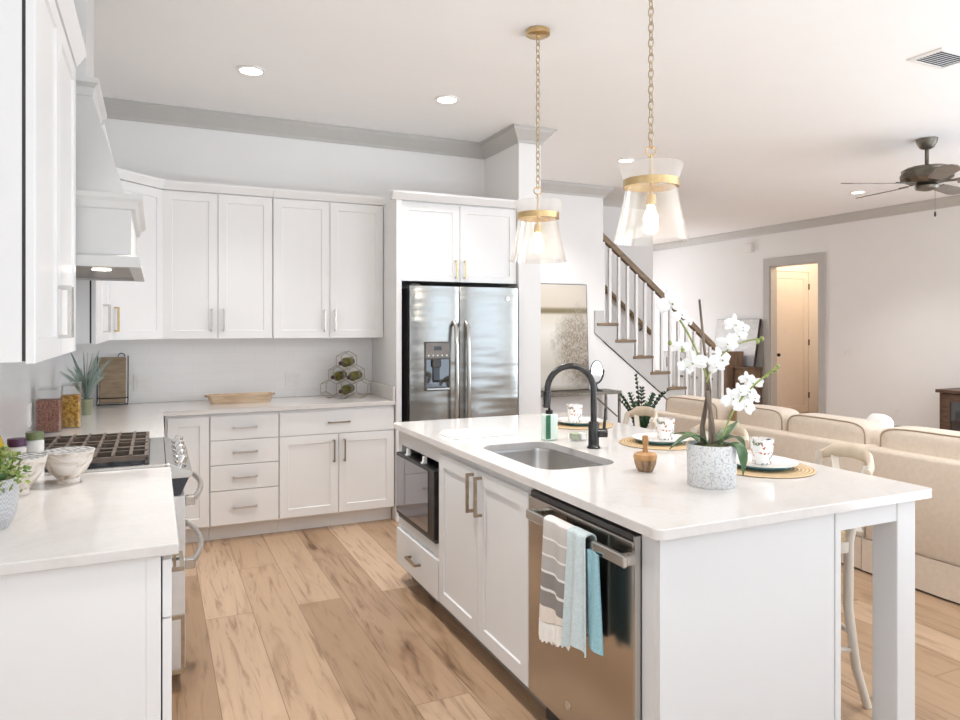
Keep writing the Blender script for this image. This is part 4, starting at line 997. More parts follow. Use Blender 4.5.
leaf(curve(op_(-0.02, 1.06), op_(-0.06, 1.13), op_(-0.155, 1.045, -0.02)), 0.028, M_leaf, t)
leaf(curve(op_(0.0, 1.06), op_(0.05, 1.10), op_(0.115, 1.135, 0.05)), 0.026, M_leaf, t)
leaf(curve(op_(0.02, 1.06), op_(0.09, 1.12), op_(0.135, 1.04, 0.04)), 0.028, M_leaf, t)
leaf(curve(op_(0.045, 1.062, -0.03), op_(0.098, 1.09, -0.07), op_(0.080, 0.965, -0.085)), 0.026, M_leaf, t)
leaf(curve(op_(-0.03, 1.06, 0.03), op_(-0.05, 1.10, 0.06), op_(-0.11, 1.08, 0.10)), 0.024, M_leaf, t)
MB().tube([op_(-0.005, 1.05), op_(-0.006, 1.25), op_(-0.025, 1.42, 0.01), op_(-0.04, 1.575, 0.01)], [0.006, 0.0055, 0.005, 0.004], 8).build('stake', M_bark, t, True)
MB().tube([op_(-0.025, 1.055, 0.01), op_(-0.03, 1.12, 0.01), op_(-0.012, 1.22, 0.012), op_(-0.018, 1.36, 0.0)], [0.012, 0.009, 0.007, 0.005], 8).build('twig', M_bark, t, True)
MB().tube([op_(0.01, 1.05, 0.0), op_(0.0, 1.13, -0.008), op_(-0.016, 1.25, -0.004)], [0.011, 0.008, 0.006], 8).build('twig', M_bark, t, True)
MB().tube(curve(op_(-0.02, 1.30, -0.006), op_(-0.06, 1.42, -0.01), op_(-0.125, 1.515, -0.01), 10), [0.0035]*11, 6).build('flower_stem', M_stem, t, True)
MB().tube(curve(op_(-0.02, 1.28, -0.006), op_(0.02, 1.42, -0.01), op_(0.165, 1.435, -0.01), 10), [0.003]*11, 6).build('flower_stem', M_stem, t, True)
MB().tube(curve(op_(0.03, 1.05, -0.01), op_(0.05, 1.23, -0.03), op_(0.225, 1.335, -0.03), 12), [0.0035]*13, 6).build('flower_stem', M_stem, t, True)
def flower(c, sz, face, roll, name='flower'):
    f = Vector(face).normalized(); u = f.cross(Vector((0, 0, 1))).normalized(); v_ = u.cross(f)
    mb = MB()
    specs = [(0.0, 1.0, 1.0), (PI, 1.0, 1.0), (PI/2, 0.9, 0.68), (PI/2+2.15, 0.9, 0.66), (PI/2-2.15, 0.9, 0.66)]
    for a, L_, w_ in specs:
        a += roll; d_ = u*math.cos(a)+v_*math.sin(a); s_ = f.cross(d_)
        rows = []
        for i in range(6):
            k = i/5; ww = sz*0.42*w_*math.sin(PI*(0.12+0.80*k))
            rows.append([Vector(c)+d_*(sz*L_*k)+s_*ww*q-f*(sz*0.18*k*k)+f*(sz*0.10*(1-abs(q)))+f*(sz*0.01*a) for q in (-1, -0.5, 0, 0.5, 1)])
        mb.cloth(rows, 0.0022)
    mb.squad(Vector(c)+f*sz*0.16, (sz*0.14, sz*0.14, sz*0.18), 1.0, 8, 6)
    o = mb.build(name, M_petal, t, True)
    ml = MB(); ml.squad(Vector(c)+f*sz*0.30-v_*sz*0.08, (sz*0.07, sz*0.07, sz*0.08), 1.0, 8, 6); ml.build('lip', M_stem, o, True)
    return o
FL = [(-0.149, 1.562, 0.055), (-0.118, 1.520, 0.035), (-0.085, 1.494, 0.028), (-0.115, 1.41, 0.034), (-0.071, 1.352, 0.050), (-0.095, 1.335, 0.034), (0.028, 1.362, 0.050), (0.012, 1.335, 0.03),
      (0.070, 1.487, 0.042), (0.050, 1.42, 0.040), (0.092, 1.445, 0.032), (0.105, 1.475, 0.026),
      (0.066, 1.225, 0.042), (0.108, 1.20, 0.046), (0.12, 1.25, 0.040), (0.15, 1.277, 0.034), (0.117, 1.295, 0.028), (0.142, 1.225, 0.034), (0.09, 1.25, 0.034)]
for i, (a, z, s_) in enumerate(FL):
    rr = random.Random(i)
    flower(op_(a, z, -0.015+rr.uniform(-0.015, 0.015)), s_, -FWD+CAMR*rr.uniform(-0.6, 0.6)+Vector((0, 0, rr.uniform(-0.2, 0.3))), rr.uniform(-0.4, 0.4))
for a, z in ((0.185, 1.305), (0.20, 1.315), (0.215, 1.325), (0.225, 1.337), (0.155, 1.425), (0.17, 1.435), (-0.11, 1.395), (-0.155, 1.42)):
    mb = MB(); mb.squad(op_(a, z, -0.025), (0.007, 0.007, 0.009), 1.0, 8, 6); mb.build('bud', M_stem, t, True)

# ------------------------------------------------------------------ pendants
def pendant(px, py, label, zb=1.84):
    t = thing('pendant_light', (px, py, CZ), label, 'pendant light', 'pendant lights over the island')
    MB().lathe([(0, -0.001), (0.065, -0.001), (0.066, -0.008), (0.066, -0.026), (0.06, -0.030), (0.012, -0.031), (0.01, -0.045), (0, -0.046)], c=(px, py, CZ), n=32).build('canopy', M_gold, t, True)
    ztop = zb+0.325
    # chain of oval links
    z = CZ-0.046; k = 0; zend = ztop+0.075
    nl = int((z-zend)/0.034)+1; st = (z-zend)/nl
    for k in range(nl):
        zc = z-st*(k+0.5); pts = []
        for q in range(14):
            a = 2*PI*q/14; rr = (0.011*math.cos(a), (st*0.5+0.006)*math.sin(a)); al = 0.4+(k % 2)*PI/2
            pts.append((px+rr[0]*math.cos(al), py+rr[0]*math.sin(al), zc+rr[1]))
        MB().tube(pts, 0.0026, 6, closed=True).build('chain_link', M_chain, t, True)
    MB().tube([(px+0.02*math.cos(2*PI*q/18), py-0.009*math.cos(2*PI*q/18), zend-0.014+0.02*math.sin(2*PI*q/18)) for q in range(18)], 0.003, 6, closed=True).build('loop', M_gold, t, True)
    MB().tube([(px, py, zend-0.03), (px, py, zb+0.16)], [0.006, 0.006], 10).build('stem', M_gold, t, True)
    def shell(prof, nm, m):
        mb = MB(); n = 48
        rows = [[(px+r*math.cos(2*PI*q/n), py+r*math.sin(2*PI*q/n), zz) for q in range(n)] for r, zz in prof]
        mb.quad_grid(rows, closed_v=True); return mb.build(nm, m, t, True)
    shell([(0.134, ztop), (0.128, ztop-0.02), (0.120, ztop-0.045), (0.113, zb+0.262)], 'glass_collar', M_frost)
    shell([(0.108, zb+0.23), (0.118, zb+0.17), (0.137, zb+0.08), (0.155, zb+0.004), (0.157, zb), (0.153, zb), (0.1335, zb+0.08), (0.1145, zb+0.17), (0.105, zb+0.23)], 'glass_shade', M_shade)
    mb = MB(); n = 48
    rows = [[(px+r*math.cos(2*PI*q/n), py+r*math.sin(2*PI*q/n), zb+zz) for q in range(n)] for r, zz in ((0.112, 0.231), (0.1165, 0.231), (0.1165, 0.262), (0.112, 0.262))]
    mb.quad_grid(rows, closed_u=True, closed_v=True); mb.build('brass_band', M_gold, t, True)
    for al in (0.6, 0.6+2*PI/3, 0.6+4*PI/3):
        MB().tube([(px+0.008*math.cos(al), py+0.008*math.sin(al), zb+0.245), (px+0.113*math.cos(al), py+0.113*math.sin(al), zb+0.245)], 0.003, 6).build('spoke', M_gold, t, True)
    MB().lathe([(0, 0.20), (0.02, 0.20), (0.022, 0.16), (0.018, 0.155), (0, 0.155)], c=(px, py, zb), n=16).build('socket', M_gold, t, True)
    MB().lathe([(0, 0.154), (0.013, 0.154), (0.015, 0.14), (0.028, 0.105), (0.030, 0.09), (0.024, 0.07), (0.012, 0.06), (0, 0.058)], c=(px, py, zb), n=20).build('bulb', M_bulb, t, True)
    point('pendant_bulb_light', (px, py, zb+0.035), 4.5, WARM, 0.03)
pendant(1.905, 3.375, 'farther glass pendant lamp on a brass chain, in front of the fridge', 1.835)
pendant(1.905, 2.405, 'nearer glass pendant lamp on a brass chain, above the island front', 1.835)

# ------------------------------------------------------------------ left worktop objects
def potted_box(c, label):
    x, y = c
    t = thing('potted_greenery', (x, y, 0.915), label, 'potted plant')
    MB().lathe([(0, 0.9153), (0.060, 0.9153), (0.076, 0.945), (0.083, 0.99), (0.083, 1.055), (0.077, 1.055), (0.075, 1.04), (0, 1.04)], c=(x, y, 0), n=36).build('pot', M_potweave, t, True)
    rnd = random.Random(3); mb = MB()
    for k in range(720):
        th, ph = rnd.uniform(0, 2*PI), rnd.uniform(0.0, PI*0.62); rr = 0.108*rnd.uniform(0.55, 1.0)
        d_ = Vector((math.sin(ph)*math.cos(th), math.sin(ph)*math.sin(th), math.cos(ph))); p = Vector((x, y, 1.055))+Vector((d_.x*rr, d_.y*rr, d_.z*rr*0.85))
        s_ = rnd.uniform(0.0065, 0.0105); a = d_.orthogonal().normalized(); a.rotate(Matrix.Rotation(rnd.uniform(0, 6.28), 3, d_)); b = d_.cross(a)
        d2 = (d_+a*rnd.uniform(-0.8, 0.8)).normalized()
        vs = [mb.bm.verts.new(q) for q in (p, p+d2*s_*0.9+b*s_*0.85, p+d2*s_*1.8, p+d2*s_*0.9-b*s_*0.85)]; mb.bm.faces.new(vs)
    f = mb.build('foliage', M_boxleaf, t); f['kind'] = 'stuff'
    MB().squad((x, y, 1.065), (0.06, 0.06, 0.05), 1.0, 12, 8).build('foliage_core', M_leaf, t, True)
potted_box((-0.435, 2.365), 'bushy green plant in a grey woven pot at the left edge')
def bowl(c, s, label):
    x, y = c
    t = thing('stone_bowl', (x, y, 0.915), label, 'bowl', 'patterned stone bowls')
    P = [(0, 0.9153), (0.037, 0.9153), (0.038, 0.926), (0.035, 0.931), (0.060, 0.958), (0.078, 0.99), (0.088, 1.032), (0.0845, 1.033)]
    P = [(r*s, 0.9153+(z-0.9153)*s) for r, z in P]
    mb = MB(); n = 40
    rows = [[(x+r*math.cos(2*PI*q/n), y+r*math.sin(2*PI*q/n), z) for q in range(n)] for r, z in P[1:]]
    vs = mb.quad_grid(rows, closed_v=True); mb.bm.faces.new(vs[0]); mb.build('outer_shell', M_onyx, t, True)
    I = [(0.0843, 1.0332), (0.075, 0.995), (0.057, 0.965), (0.03, 0.945), (0.0, 0.941)]
    mb = MB(); mb.lathe([(r*s, 0.9153+(z-0.9153)*s) for r, z in I]+[(0, 0.9153+(0.938-0.9153)*s)][:0], c=(x, y, 0), n=40); mb.build('patterned_lining', M_geo, t, True)
bowl((-0.285, 2.94), 0.98, 'cream stone bowl nearest the range, black and white inside')
bowl((-0.425, 2.80), 1.06, 'cream stone bowl partly hidden behind the potted plant')
def jar(c, r, h, mlid, mbody, label, cat='jar', grp=None):
    t = thing('spice_jar', (*c, 0.915), label, cat)
    MB().lathe([(0, 0.9153), (r, 0.9153), (r*1.02, 0.93), (r, 0.915+h-0.035), (r*0.8, 0.915+h-0.028), (0, 0.915+h-0.028)], c=(*c, 0), n=24).build('body', mbody, t, True)
    MB().lathe([(0, 0.915+h-0.0275), (r*0.95, 0.915+h-0.0275), (r*0.95, 0.915+h), (0, 0.915+h)], c=(*c, 0), n=24).build('lid', mlid, t, True)
jar((-0.458, 3.04), 0.031, 0.155, M_purple, M_porcelain, 'small jar with a purple lid behind the stone bowls')
jar((-0.408, 3.085), 0.031, 0.17, M_greenlid, M_porcelain, 'small jar with a green lid behind the stone bowls')
t = thing('oil_bottle', (-0.527, 2.965, 0.915), 'yellow oil bottle at the far left edge of the worktop', 'bottle')
MB().lathe([(0, 0.9153), (0.040, 0.9153), (0.042, 0.925), (0.042, 1.06), (0.034, 1.09), (0.016, 1.12), (0.014, 1.165), (0, 1.165)], c=(-0.527, 2.965, 0), n=28).build('bottle', M_oil, t, True)
MB().lathe([(0, 1.1653), (0.015, 1.1653), (0.015, 1.185), (0, 1.187)], c=(-0.527, 2.965, 0), n=16).build('cap', M_black, t, True)
def canister(c, s, h, fill, fh, label):
    x, y = c
    t = thing('glass_canister', (x, y, 0.915), label, 'canister')
    mb = MB(); rows = [[(px, py, z) for px, py in rrect(x-e, x+e, y-e, y+e, 0.012, 3)] for e, z in ((s, 0.9153), (s, 0.9153+h), (s-0.003, 0.9153+h), (s-0.003, 0.919))]
    vs = mb.quad_grid(rows, closed_v=True); mb.bm.faces.new(vs[0]); mb.bm.faces.new(vs[-1]); mb.build('jar', M_glass, t)
    mb = MB(); mb.prism(rrect(x-s+0.004, x+s-0.004, y-s+0.004, y+s-0.004, 0.01, 3), 'z', 0.920, 0.92+fh); mb.build('contents', fill, t)
    mb = MB(); mb.prism(rrect(x-s-0.001, x+s+0.001, y-s-0.001, y+s+0.001, 0.012, 3), 'z', 0.9155+h, 0.933+h, bev=0.003); mb.build('lid', M_glasslid, t)
canister((-0.515, 4.40), 0.060, 0.225, M_lentil, 0.165, 'square glass canister of red-brown beans, nearer the left wall')
canister((-0.425, 4.53), 0.050, 0.232, M_pasta, 0.175, 'square glass canister of golden pasta, beside the beans')
# air plant
t = thing('spiky_plant', (-0.40, 5.13, 0.915), 'silvery spiky plant in a small olive pot beside the cutting board', 'potted plant')
MB().lathe([(0, 0.9153), (0.032, 0.9153), (0.042, 1.015), (0.037, 1.015), (0.035, 1.0), (0, 1.0)], c=(-0.40, 5.13, 0), n=24).build('pot', M_potgreen, t, True)
rnd = random.Random(5)
for k in range(30):
    a = k*2.4; l = rnd.uniform(0.16, 0.30); o_ = rnd.uniform(0.03, 0.13)
    p0 = Vector((-0.40, 5.13, 1.0)); d_ = Vector((math.cos(a), math.sin(a), 0))
    leaf(curve(p0, p0+d_*o_*0.3+Vector((0, 0, l*0.6)), p0+d_*o_*1.3+Vector((0, 0, l*rnd.uniform(0.8, 1.15))), 6), 0.014, M_airleaf, t, up=(-d_.y, d_.x, 0.3), th=0.002)
# cutting board leaning in a wire stand
t = thing('cutting_board', (-0.28, 5.66, 0.915), 'tan wooden cutting board leaning on the back wall in a black wire stand', 'cutting board')
A_ = Matrix.Translation((-0.275, 5.655, 0.930)) @ Matrix.Rotation(-0.14, 4, 'X') @ Matrix.Rotation(0.0, 4, 'Z')
mb = MB(); mb.box(-0.085, 0.085, 0.0, 0.018, 0.0, 0.33, bev=0.008, seg=3, M=A_); mb.build('board', M_board, t)
for sx in (-0.098, 0.098):
    MB().tube([A_ @ Vector((sx, 0.012, 0.34)), A_ @ Vector((sx, 0.012, 0.02)), A_ @ Vector((sx, -0.03, -0.012)), A_ @ Vector((sx*0.8, -0.035, -0.004))], 0.004, 6).build('wire_side', M_black, t)
MB().tube([A_ @ Vector((-0.098, 0.022, 0.04)), A_ @ Vector((0.098, 0.022, 0.04))], 0.004, 6).build('wire_bar', M_black, t)
MB().tube([A_ @ Vector((-0.088, -0.004, 0.035)), A_ @ Vector((0.088, -0.004, 0.035))], 0.004, 6).build('wire_bar', M_black, t)
MB().tube([A_ @ Vector((-0.098, -0.0, -0.009)), A_ @ Vector((0.098, 0.0, -0.009))], 0.004, 6).build('wire_bar', M_black, t)
MB().tube([A_ @ Vector((0.055+0.022*math.cos(PI*q/10), 0.01, 0.333+0.026*math.sin(PI*q/10))) for q in range(11)], 0.003, 6).build('hanging_loop', M_black, t)
# tray
t = thing('wooden_tray', (0.57, 5.47, 0.915), 'long pale carved wooden tray on the back worktop', 'tray')
mb = MB(); rows = []
def rr2(ax, ay, r, z): return [(x, y, z) for x, y in rrect(0.572-ax, 0.572+ax, 5.47-ay, 5.47+ay, r, 4)]
rows = [rr2(0.205, 0.065, 0.03, 0.9155), rr2(0.232, 0.085, 0.035, 0.978), rr2(0.222, 0.075, 0.03, 0.978), rr2(0.20, 0.058, 0.025, 0.932)]
vs = mb.quad_grid(rows, closed_v=True); mb.bm.faces.new(vs[0]); mb.bm.faces.new(vs[-1]); o = mb.build('bowl', M_tray, t, True)
for sx in (-1, 1): MB().tube([(0.572+sx*0.228, 5.44, 0.970), (0.572+sx*0.243, 5.45, 0.973), (0.572+sx*0.243, 5.49, 0.973), (0.572+sx*0.228, 5.50, 0.970)], 0.006, 8).build('grip', M_board, t, True)
# wine rack and bottles
WRX, WRY, ah = 1.375, 5.50, 0.072; hw = ah*math.sqrt(3)
cells = [(-hw, ah), (0, ah), (hw, ah), (-hw/2, 2.5*ah), (hw/2, 2.5*ah), (0, 4*ah)]
t = thing('wine_rack', (WRX, WRY, 0.915), 'thin gold wire honeycomb wine rack on the back worktop', 'wine rack')
q_ = Matrix.Rotation(-0.50, 3, 'Z')
def wr(x, y, z): return q_ @ Vector((x, y, 0))+Vector((WRX, WRY, 0.9185+z))
done = set()
for cx_, cz_ in cells:
    mb = MB()
    for yy in (-0.075, 0.075):
        mb.tube([wr(cx_+ah*math.sin(PI/3*k), yy, cz_+ah*math.cos(PI/3*k)) for k in range(6)], 0.0026, 6, closed=True)
    for k in range(6):
        key = (round(cx_+ah*math.sin(PI/3*k), 3), round(cz_+ah*math.cos(PI/3*k), 3))
        if key in done: continue
        done.add(key); mb.tube([wr(key[0], -0.075, key[1]), wr(key[0], 0.075, key[1])], 0.0024, 6)
    mb.build('hexagon_cell', M_bronzepull, t)
def wine(cx_, cz_, label):
    tilt = Matrix.Rotation(0, 3, 'X'); b0 = wr(cx_, 0.12, cz_-0.012)
    t = thing('wine_bottle', b0, label, 'wine bottle', 'wine bottles in the rack')
    d_ = q_ @ Vector((0, -1, 0)); rows = []
    ux = q_ @ Vector((1, 0, 0))
    def seg(prof, nm, m):
        mb = MB(); n = 20
        rows = [[b0+d_*l+ux*r*math.cos(2*PI*k/n)+Vector((0, 0, r*math.sin(2*PI*k/n))) for k in range(n)] for r, l in prof]
        mb.quad_grid(rows, closed_v=True, cap=True); mb.build(nm, m, t, True)
    seg([(0.030, 0.0), (0.037, 0.004), (0.037, 0.17), (0.030, 0.195), (0.016, 0.22), (0.014, 0.25)], 'bottle', M_bottle)
    seg([(0.0145, 0.2505), (0.0145, 0.295), (0.016, 0.30), (0.012, 0.302)], 'capsule', M_foil)
    seg([(0.0376, 0.06), (0.0376, 0.13)], 'label', M_cream) if False else None
for i, lb in ((5, 'dark wine bottle in the topmost cell of the wire rack'), (3, 'dark wine bottle in the left middle cell of the wire rack'), (4, 'dark wine bottle in the right middle cell of the wire rack'), (1, 'dark wine bottle in the bottom middle cell of the wire rack')):
    wine(cells[i][0], cells[i][1], lb)

# ------------------------------------------------------------------ stools
def make_stool():
    t = thing('counter_stool', (0, 0, 0), 'x', 'counter stool', 'cross-back counter stools')
    # faces -X; origin under the seat centre; back at +X
    MB().squad((0, 0, 0.645), (0.19, 0.20, 0.02), 0.4, 24, 8).build('seat', M_rush, t, True)
    mb = MB(); mb.quad_grid([[(x, y, z) for x, y in rrect(-e, e, -e-0.01, e+0.01, 0.09, 5)] for e, z in ((0.196, 0.60), (0.196, 0.64), (0.172, 0.64), (0.172, 0.60))], closed_u=True, closed_v=True); mb.build('seat_frame', M_stool, t, True)
    for s in (-1, 1):
        MB().tube([(0.222, s*0.20, 0.0), (0.182, s*0.19, 0.15), (0.155, s*0.182, 0.38), (0.160, s*0.178, 0.64), (0.195, s*0.178, 0.80), (0.235, s*0.178, 0.93)], [0.015, 0.017, 0.018, 0.018, 0.017, 0.016], 10).build('rear_post', M_stool, t, True)
        MB().tube([(-0.19, s*0.185, 0.0), (-0.175, s*0.175, 0.30), (-0.165, s*0.165, 0.62)], [0.015, 0.018, 0.018], 10).build('leg', M_stool, t, True)
        MB().tube([(-0.182, s*0.180, 0.22), (0.172, s*0.187, 0.22)], 0.011, 8).build('stretcher', M_stool, t, True)
    MB().tube([(-0.18, -0.176, 0.30), (-0.18, 0.176, 0.30)], 0.012, 8).build('foot_rail', M_stool, t, True)
    MB().tube([(0.168, -0.185, 0.28), (0.168, 0.185, 0.28)], 0.011, 8).build('stretcher', M_stool, t, True)
    pts = []
    for k in range(15):
        a = k/14; y = -0.20+0.40*a; b = math.sin(PI*a); pts.append((0.225+0.075*b**0.7 if 0 < a < 1 else 0.222, y, 0.935+0.018*b-0.035*(1-b)**3))
    mb = MB(); rows = []
    P = [Vector(p) for p in pts]
    for i in range(len(P)):
        tt = (P[min(i+1, 14)]-P[max(i-1, 0)]).normalized(); sd_ = tt.cross(Vector((0, 0, 1))).normalized()
        hh = 0.030 if 1 < i < 13 else 0.022
        rows.append([P[i]+sd_*0.013*math.cos(q*PI/4)+Vector((0, 0, hh*math.sin(q*PI/4))) for q in range(8)])
    mb.quad_grid(rows, closed_v=True, cap=True); mb.build('top_rail', M_stoolrail, t, True)
    for s in (-1, 1):
        MB().strip([(0.205, s*0.165, 0.67), (0.232, s*0.05, 0.76), (0.250, -s*0.08, 0.86), (0.268, -s*0.13, 0.915)], 0.010 if s > 0 else 0.0105, 0.030, (1, 0, 0.001)).build('cross_slat', M_stool, t, True)
    return t
st = make_stool()
def put(o, x, y, rz, label): o.location = (x, y, 0); o.rotation_euler = (0, 0, rz); o['label'] = label; return o
put(st, 2.385, 2.125, -0.40, 'whitewashed cross-back stool nearest the front, turned at the island end')
s2 = copy_tree(st); put(s2, 2.42, 2.80, 0.0, 'whitewashed cross-back stool hidden behind the orchid pot')
s3 = copy_tree(st); put(s3, 2.47, 3.56, -0.22, 'whitewashed cross-back stool farthest back, in front of the dark green plant')

# ------------------------------------------------------------------ sofa
def sofa(y0, y1, label, cush, arm):
    t = thing('slipcovered_sofa', (4.35, (y0+y1)/2, 0), label, 'sofa')
    MB().box(3.885, 4.05, y0, y1, 0.18, 0.752, bev=0.025, seg=3).build('back', M_linen, t, True)
    MB().box(4.05, 4.80, y0+0.01, y1-0.01, 0.16, 0.32, bev=0.02, seg=2).build('base', M_linen, t, True)
    # skirt with box pleats
    pts = [];  n = 60
    per = [(3.872, y1), (3.872, y0), (4.81, y0), (4.81, y1)]
    rows = [[], [], []]
    for i in range(4):
        (xa, ya), (xb, yb) = per[i], per[(i+1) % 4]
        for k in range(16):
            s_ = k/16; x, y = xa+(xb-xa)*s_, ya+(yb-ya)*s_
            wv = 0.004*math.sin(s_*31+i)
            nx, ny = ((-1, 0), (0, -1), (1, 0), (0, 1))[i]
            for r_, (z, f) in enumerate(((0.20, 0.0), (0.11, 0.6), (0.012, 1.2))): rows[r_].append((x+nx*(wv*f+0.006*f), y+ny*min(0, 0)+(ny*wv*f*0.3), z))
    mb = MB(); mb.quad_grid(rows, closed_v=True); mb.build('skirt', M_linen, t, True)
    MB().tube([(3.878, y0+0.01, 0.205), (3.878, y1-0.01, 0.205)], 0.005, 6).build('piping', M_piping, t, True)
    for (a, b, zt, th) in cush:
        cz = (0.60+zt)/2
        o = MB().squad((4.07, (a+b)/2, cz), (0.115, (b-a)/2, (zt-0.60)/2), 0.38, 28, 16, M=None); o = o.build('back_cushion', M_linen, t, True)
        pts = []
        for k in range(40):
            an = 2*PI*k/40; sp = lambda v_, e: math.copysign(abs(v_)**e, v_)
            pts.append((3.974, (a+b)/2+((b-a)/2*0.917+0.003)*sp(math.cos(an), 0.38), cz+((zt-0.60)/2*0.917+0.003)*sp(math.sin(an), 0.38)))
        MB().tube(pts, 0.0045, 6, closed=True).build('piping', M_piping, o, True)
    n_ = max(1, round((y1-y0)/0.8)); wd = (y1-y0-0.02)/n_
    for k in range(n_): MB().squad((4.45, y0+0.01+wd*(k+0.5), 0.40), (0.34, wd/2-0.003, 0.085), 0.3, 24, 10).build('seat_cushion', M_linen, t, True)
    if arm:
        for (a, b) in arm: MB().box(4.055, 4.80, a, b, 0.321, 0.62, bev=0.04, seg=3).build('arm', M_linen, t, True)
    return t
sofa(2.905, 4.86, 'tan slipcovered sofa section behind the stools, running toward the stairs', [(2.93, 3.56, 0.885, 0), (3.57, 4.03, 0.893, 0), (4.19, 4.84, 0.893, 0)], [(4.74, 4.86)])
sofa(0.95, 2.895, 'tan slipcovered sofa section at the right edge, behind the island leg', [(2.0, 2.885, 0.885, 0), (0.97, 1.98, 0.885, 0)], None)
o = MB().squad((4.27, 3.085, 0.775), (0.06, 0.085, 0.135), 0.6, 24, 14, M=Matrix.Rotation(0.3, 3, 'Y')).build('throw_pillow', M_porcelain, None, True); tag(o, 'white throw pillow peeking over the sofa back cushions', 'pillow')

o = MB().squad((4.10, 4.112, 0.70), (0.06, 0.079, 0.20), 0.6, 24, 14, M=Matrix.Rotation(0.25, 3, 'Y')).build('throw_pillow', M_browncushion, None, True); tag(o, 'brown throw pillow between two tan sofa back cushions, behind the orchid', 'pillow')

# ------------------------------------------------------------------ staircase
t = thing('staircase', (5.3, 7.4, 0), 'staircase with brown treads, white balusters and greige skirt board', 'staircase')
N0, N1 = -4, 8
for k in range(N0, N1):
    x, z = tread_x(k), tread_z(k)
    if z < 0.05: break
    MB().box(x-0.02, x+RUN+0.025, ARTY-0.035, 7.948, z-0.032, z, bev=0.008, seg=2).build('tread', M_oakrail, t) if k >= 0 else MB().box(x-0.02, x+RUN+0.025, ARTY+0.112, 7.948, z-0.032, z, bev=0.008, seg=2).build('tread', M_oakrail, t)
    MB().box(x+RUN-0.018, x+RUN, ARTY+0.113, 7.947, z-RISE+0.001, z-0.033).build('riser', M_whitewood, t)
# skirt board (stepped top, sloping foot)
poly = []
for k in range(0, 7):
    x, z = tread_x(k), tread_z(k)
    poly += [(x-0.045 if k == 0 else x, z-0.033), (x+RUN, z-0.033)]
first = [(4.645, 1.66), (4.768, 1.66), (4.768, tread_z(0)-0.033)]
poly = first+poly[1:]
poly += [(tread_x(6)+RUN, 0.0), (6.35, 0.0), (5.60, 0.672), (4.645, 1.398)]
MB().prism(poly, 'y', ARTY-0.022, ARTY-0.001).build('skirt_board', M_trim, t)
def rail_z(x): return 2.545-RISE/RUN*(x-4.768)
xr0, xr1 = 4.775, 6.50
mb = MB(); rows = []
for x in (xr0, xr1):
    z = rail_z(x); y = ARTY+0.045
    rows.append([(x, y-0.03, z-0.035), (x, y-0.033, z+0.025), (x, y-0.018, z+0.05), (x, y+0.018, z+0.05), (x, y+0.033, z+0.025), (x, y+0.03, z-0.035)])
mb.quad_grid(rows, closed_v=True, cap=True); hr = mb.build('handrail', M_oakrail, t)
pts = [(xr1, ARTY+0.045, rail_z(xr1)), (xr1+0.06, ARTY+0.045, rail_z(xr1)-0.055), (xr1+0.09, ARTY+0.045, rail_z(xr1)-0.115)]
MB().tube(pts, [0.026, 0.026, 0.022], 10).build('rail_end', M_oakrail, hr, True)
for k in range(0, 7):
    for f in (0.045, 0.173):
        x = tread_x(k)+f+0.03
        if x < 4.80: x = 4.80
        z0 = tread_z(k)
        box('baluster', M_whitewood, (x-0.017, x+0.017, ARTY+0.028, ARTY+0.060, z0, rail_z(x)-0.05), t)
box('newel_post', M_whitewood, (6.60, 6.645, ARTY+0.02, ARTY+0.065, 0.0, 1.10), t, bev=0.004)
# wall handrail on the far side
def wr_z(x): return 1.965-0.80*(x-5.51)
MB().tube([(4.2, 7.88, wr_z(4.2)), (5.5, 7.88, wr_z(5.5)), (6.24, 7.88, wr_z(6.24))], 0.034, 12).build('wall_handrail', M_oakrail, t, True)
for x in (4.8, 5.5, 6.1): MB().tube([(x, 7.88, wr_z(x)-0.03), (x, 7.949, wr_z(x)-0.08)], 0.008, 6).build('rail_bracket', M_black, t)

# ------------------------------------------------------------------ console table, art, mirror, plant
t = thing('console_table', (4.1, 6.72, 0), 'narrow dark metal console table against the wall under the stairs', 'console table')
box('table_top', M_fan, (3.35, 4.79, 6.56, 6.86, 0.715, 0.75), t, bev=0.003)
for x in (3.365, 4.755):
    for y in (6.57, 6.83): box('leg', M_fan, (x, x+0.025, y, y+0.022, 0.0, 0.7145), t)
for x0_, x1_ in ((4.74, 4.42), (3.40, 3.72)): MB().tube([(x0_, 6.581, 0.46), (x1_, 6.581, 0.714)], 0.008, 6).build('brace', M_fan, t)
box('lower_rail', M_fan, (3.391, 4.754, 6.832, 6.848, 0.14, 0.16), t)
t = thing('canvas_painting', (4.185, 6.8, 0.75), 'tall abstract brown and cream painting standing on the console table', 'painting')
A_ = Matrix.Translation((4.185, 6.80, 0.753)) @ Matrix.Rotation(-0.045, 4, 'X')
mb = MB(); mb.box(-0.335, 0.325, 0.0, 0.028, 0.0, 1.205, M=A_); mb.build('frame', M_frame_dark, t)
mb = MB(); mb.box(-0.327, 0.317, -0.002, -0.0002, 0.008, 1.197, M=A_); mb.build('canvas', M_art, t)
t = thing('table_mirror', (4.53, 6.68, 0.75), 'small oval vanity mirror on a black stand on the console table', 'mirror')
mc = Vector((4.53, 6.68, 0.965))
MB().lathe([(0, 0), (0.07, 0), (0.072, 0.008), (0.03, 0.02), (0.012, 0.03), (0.008, 0.05), (0.008, 0.075), (0, 0.075)], c=(4.53, 6.68, 0.7505), n=24).build('base', M_black, t, True)
MB().tube([mc+Vector((0.095*math.sin(a), 0, -0.135*math.cos(a))) for a in [(-0.55+1.1*k/20)*PI for k in range(21)]], 0.0065, 8).build('yoke', M_black, t, True)
mb = MB(); rows = []
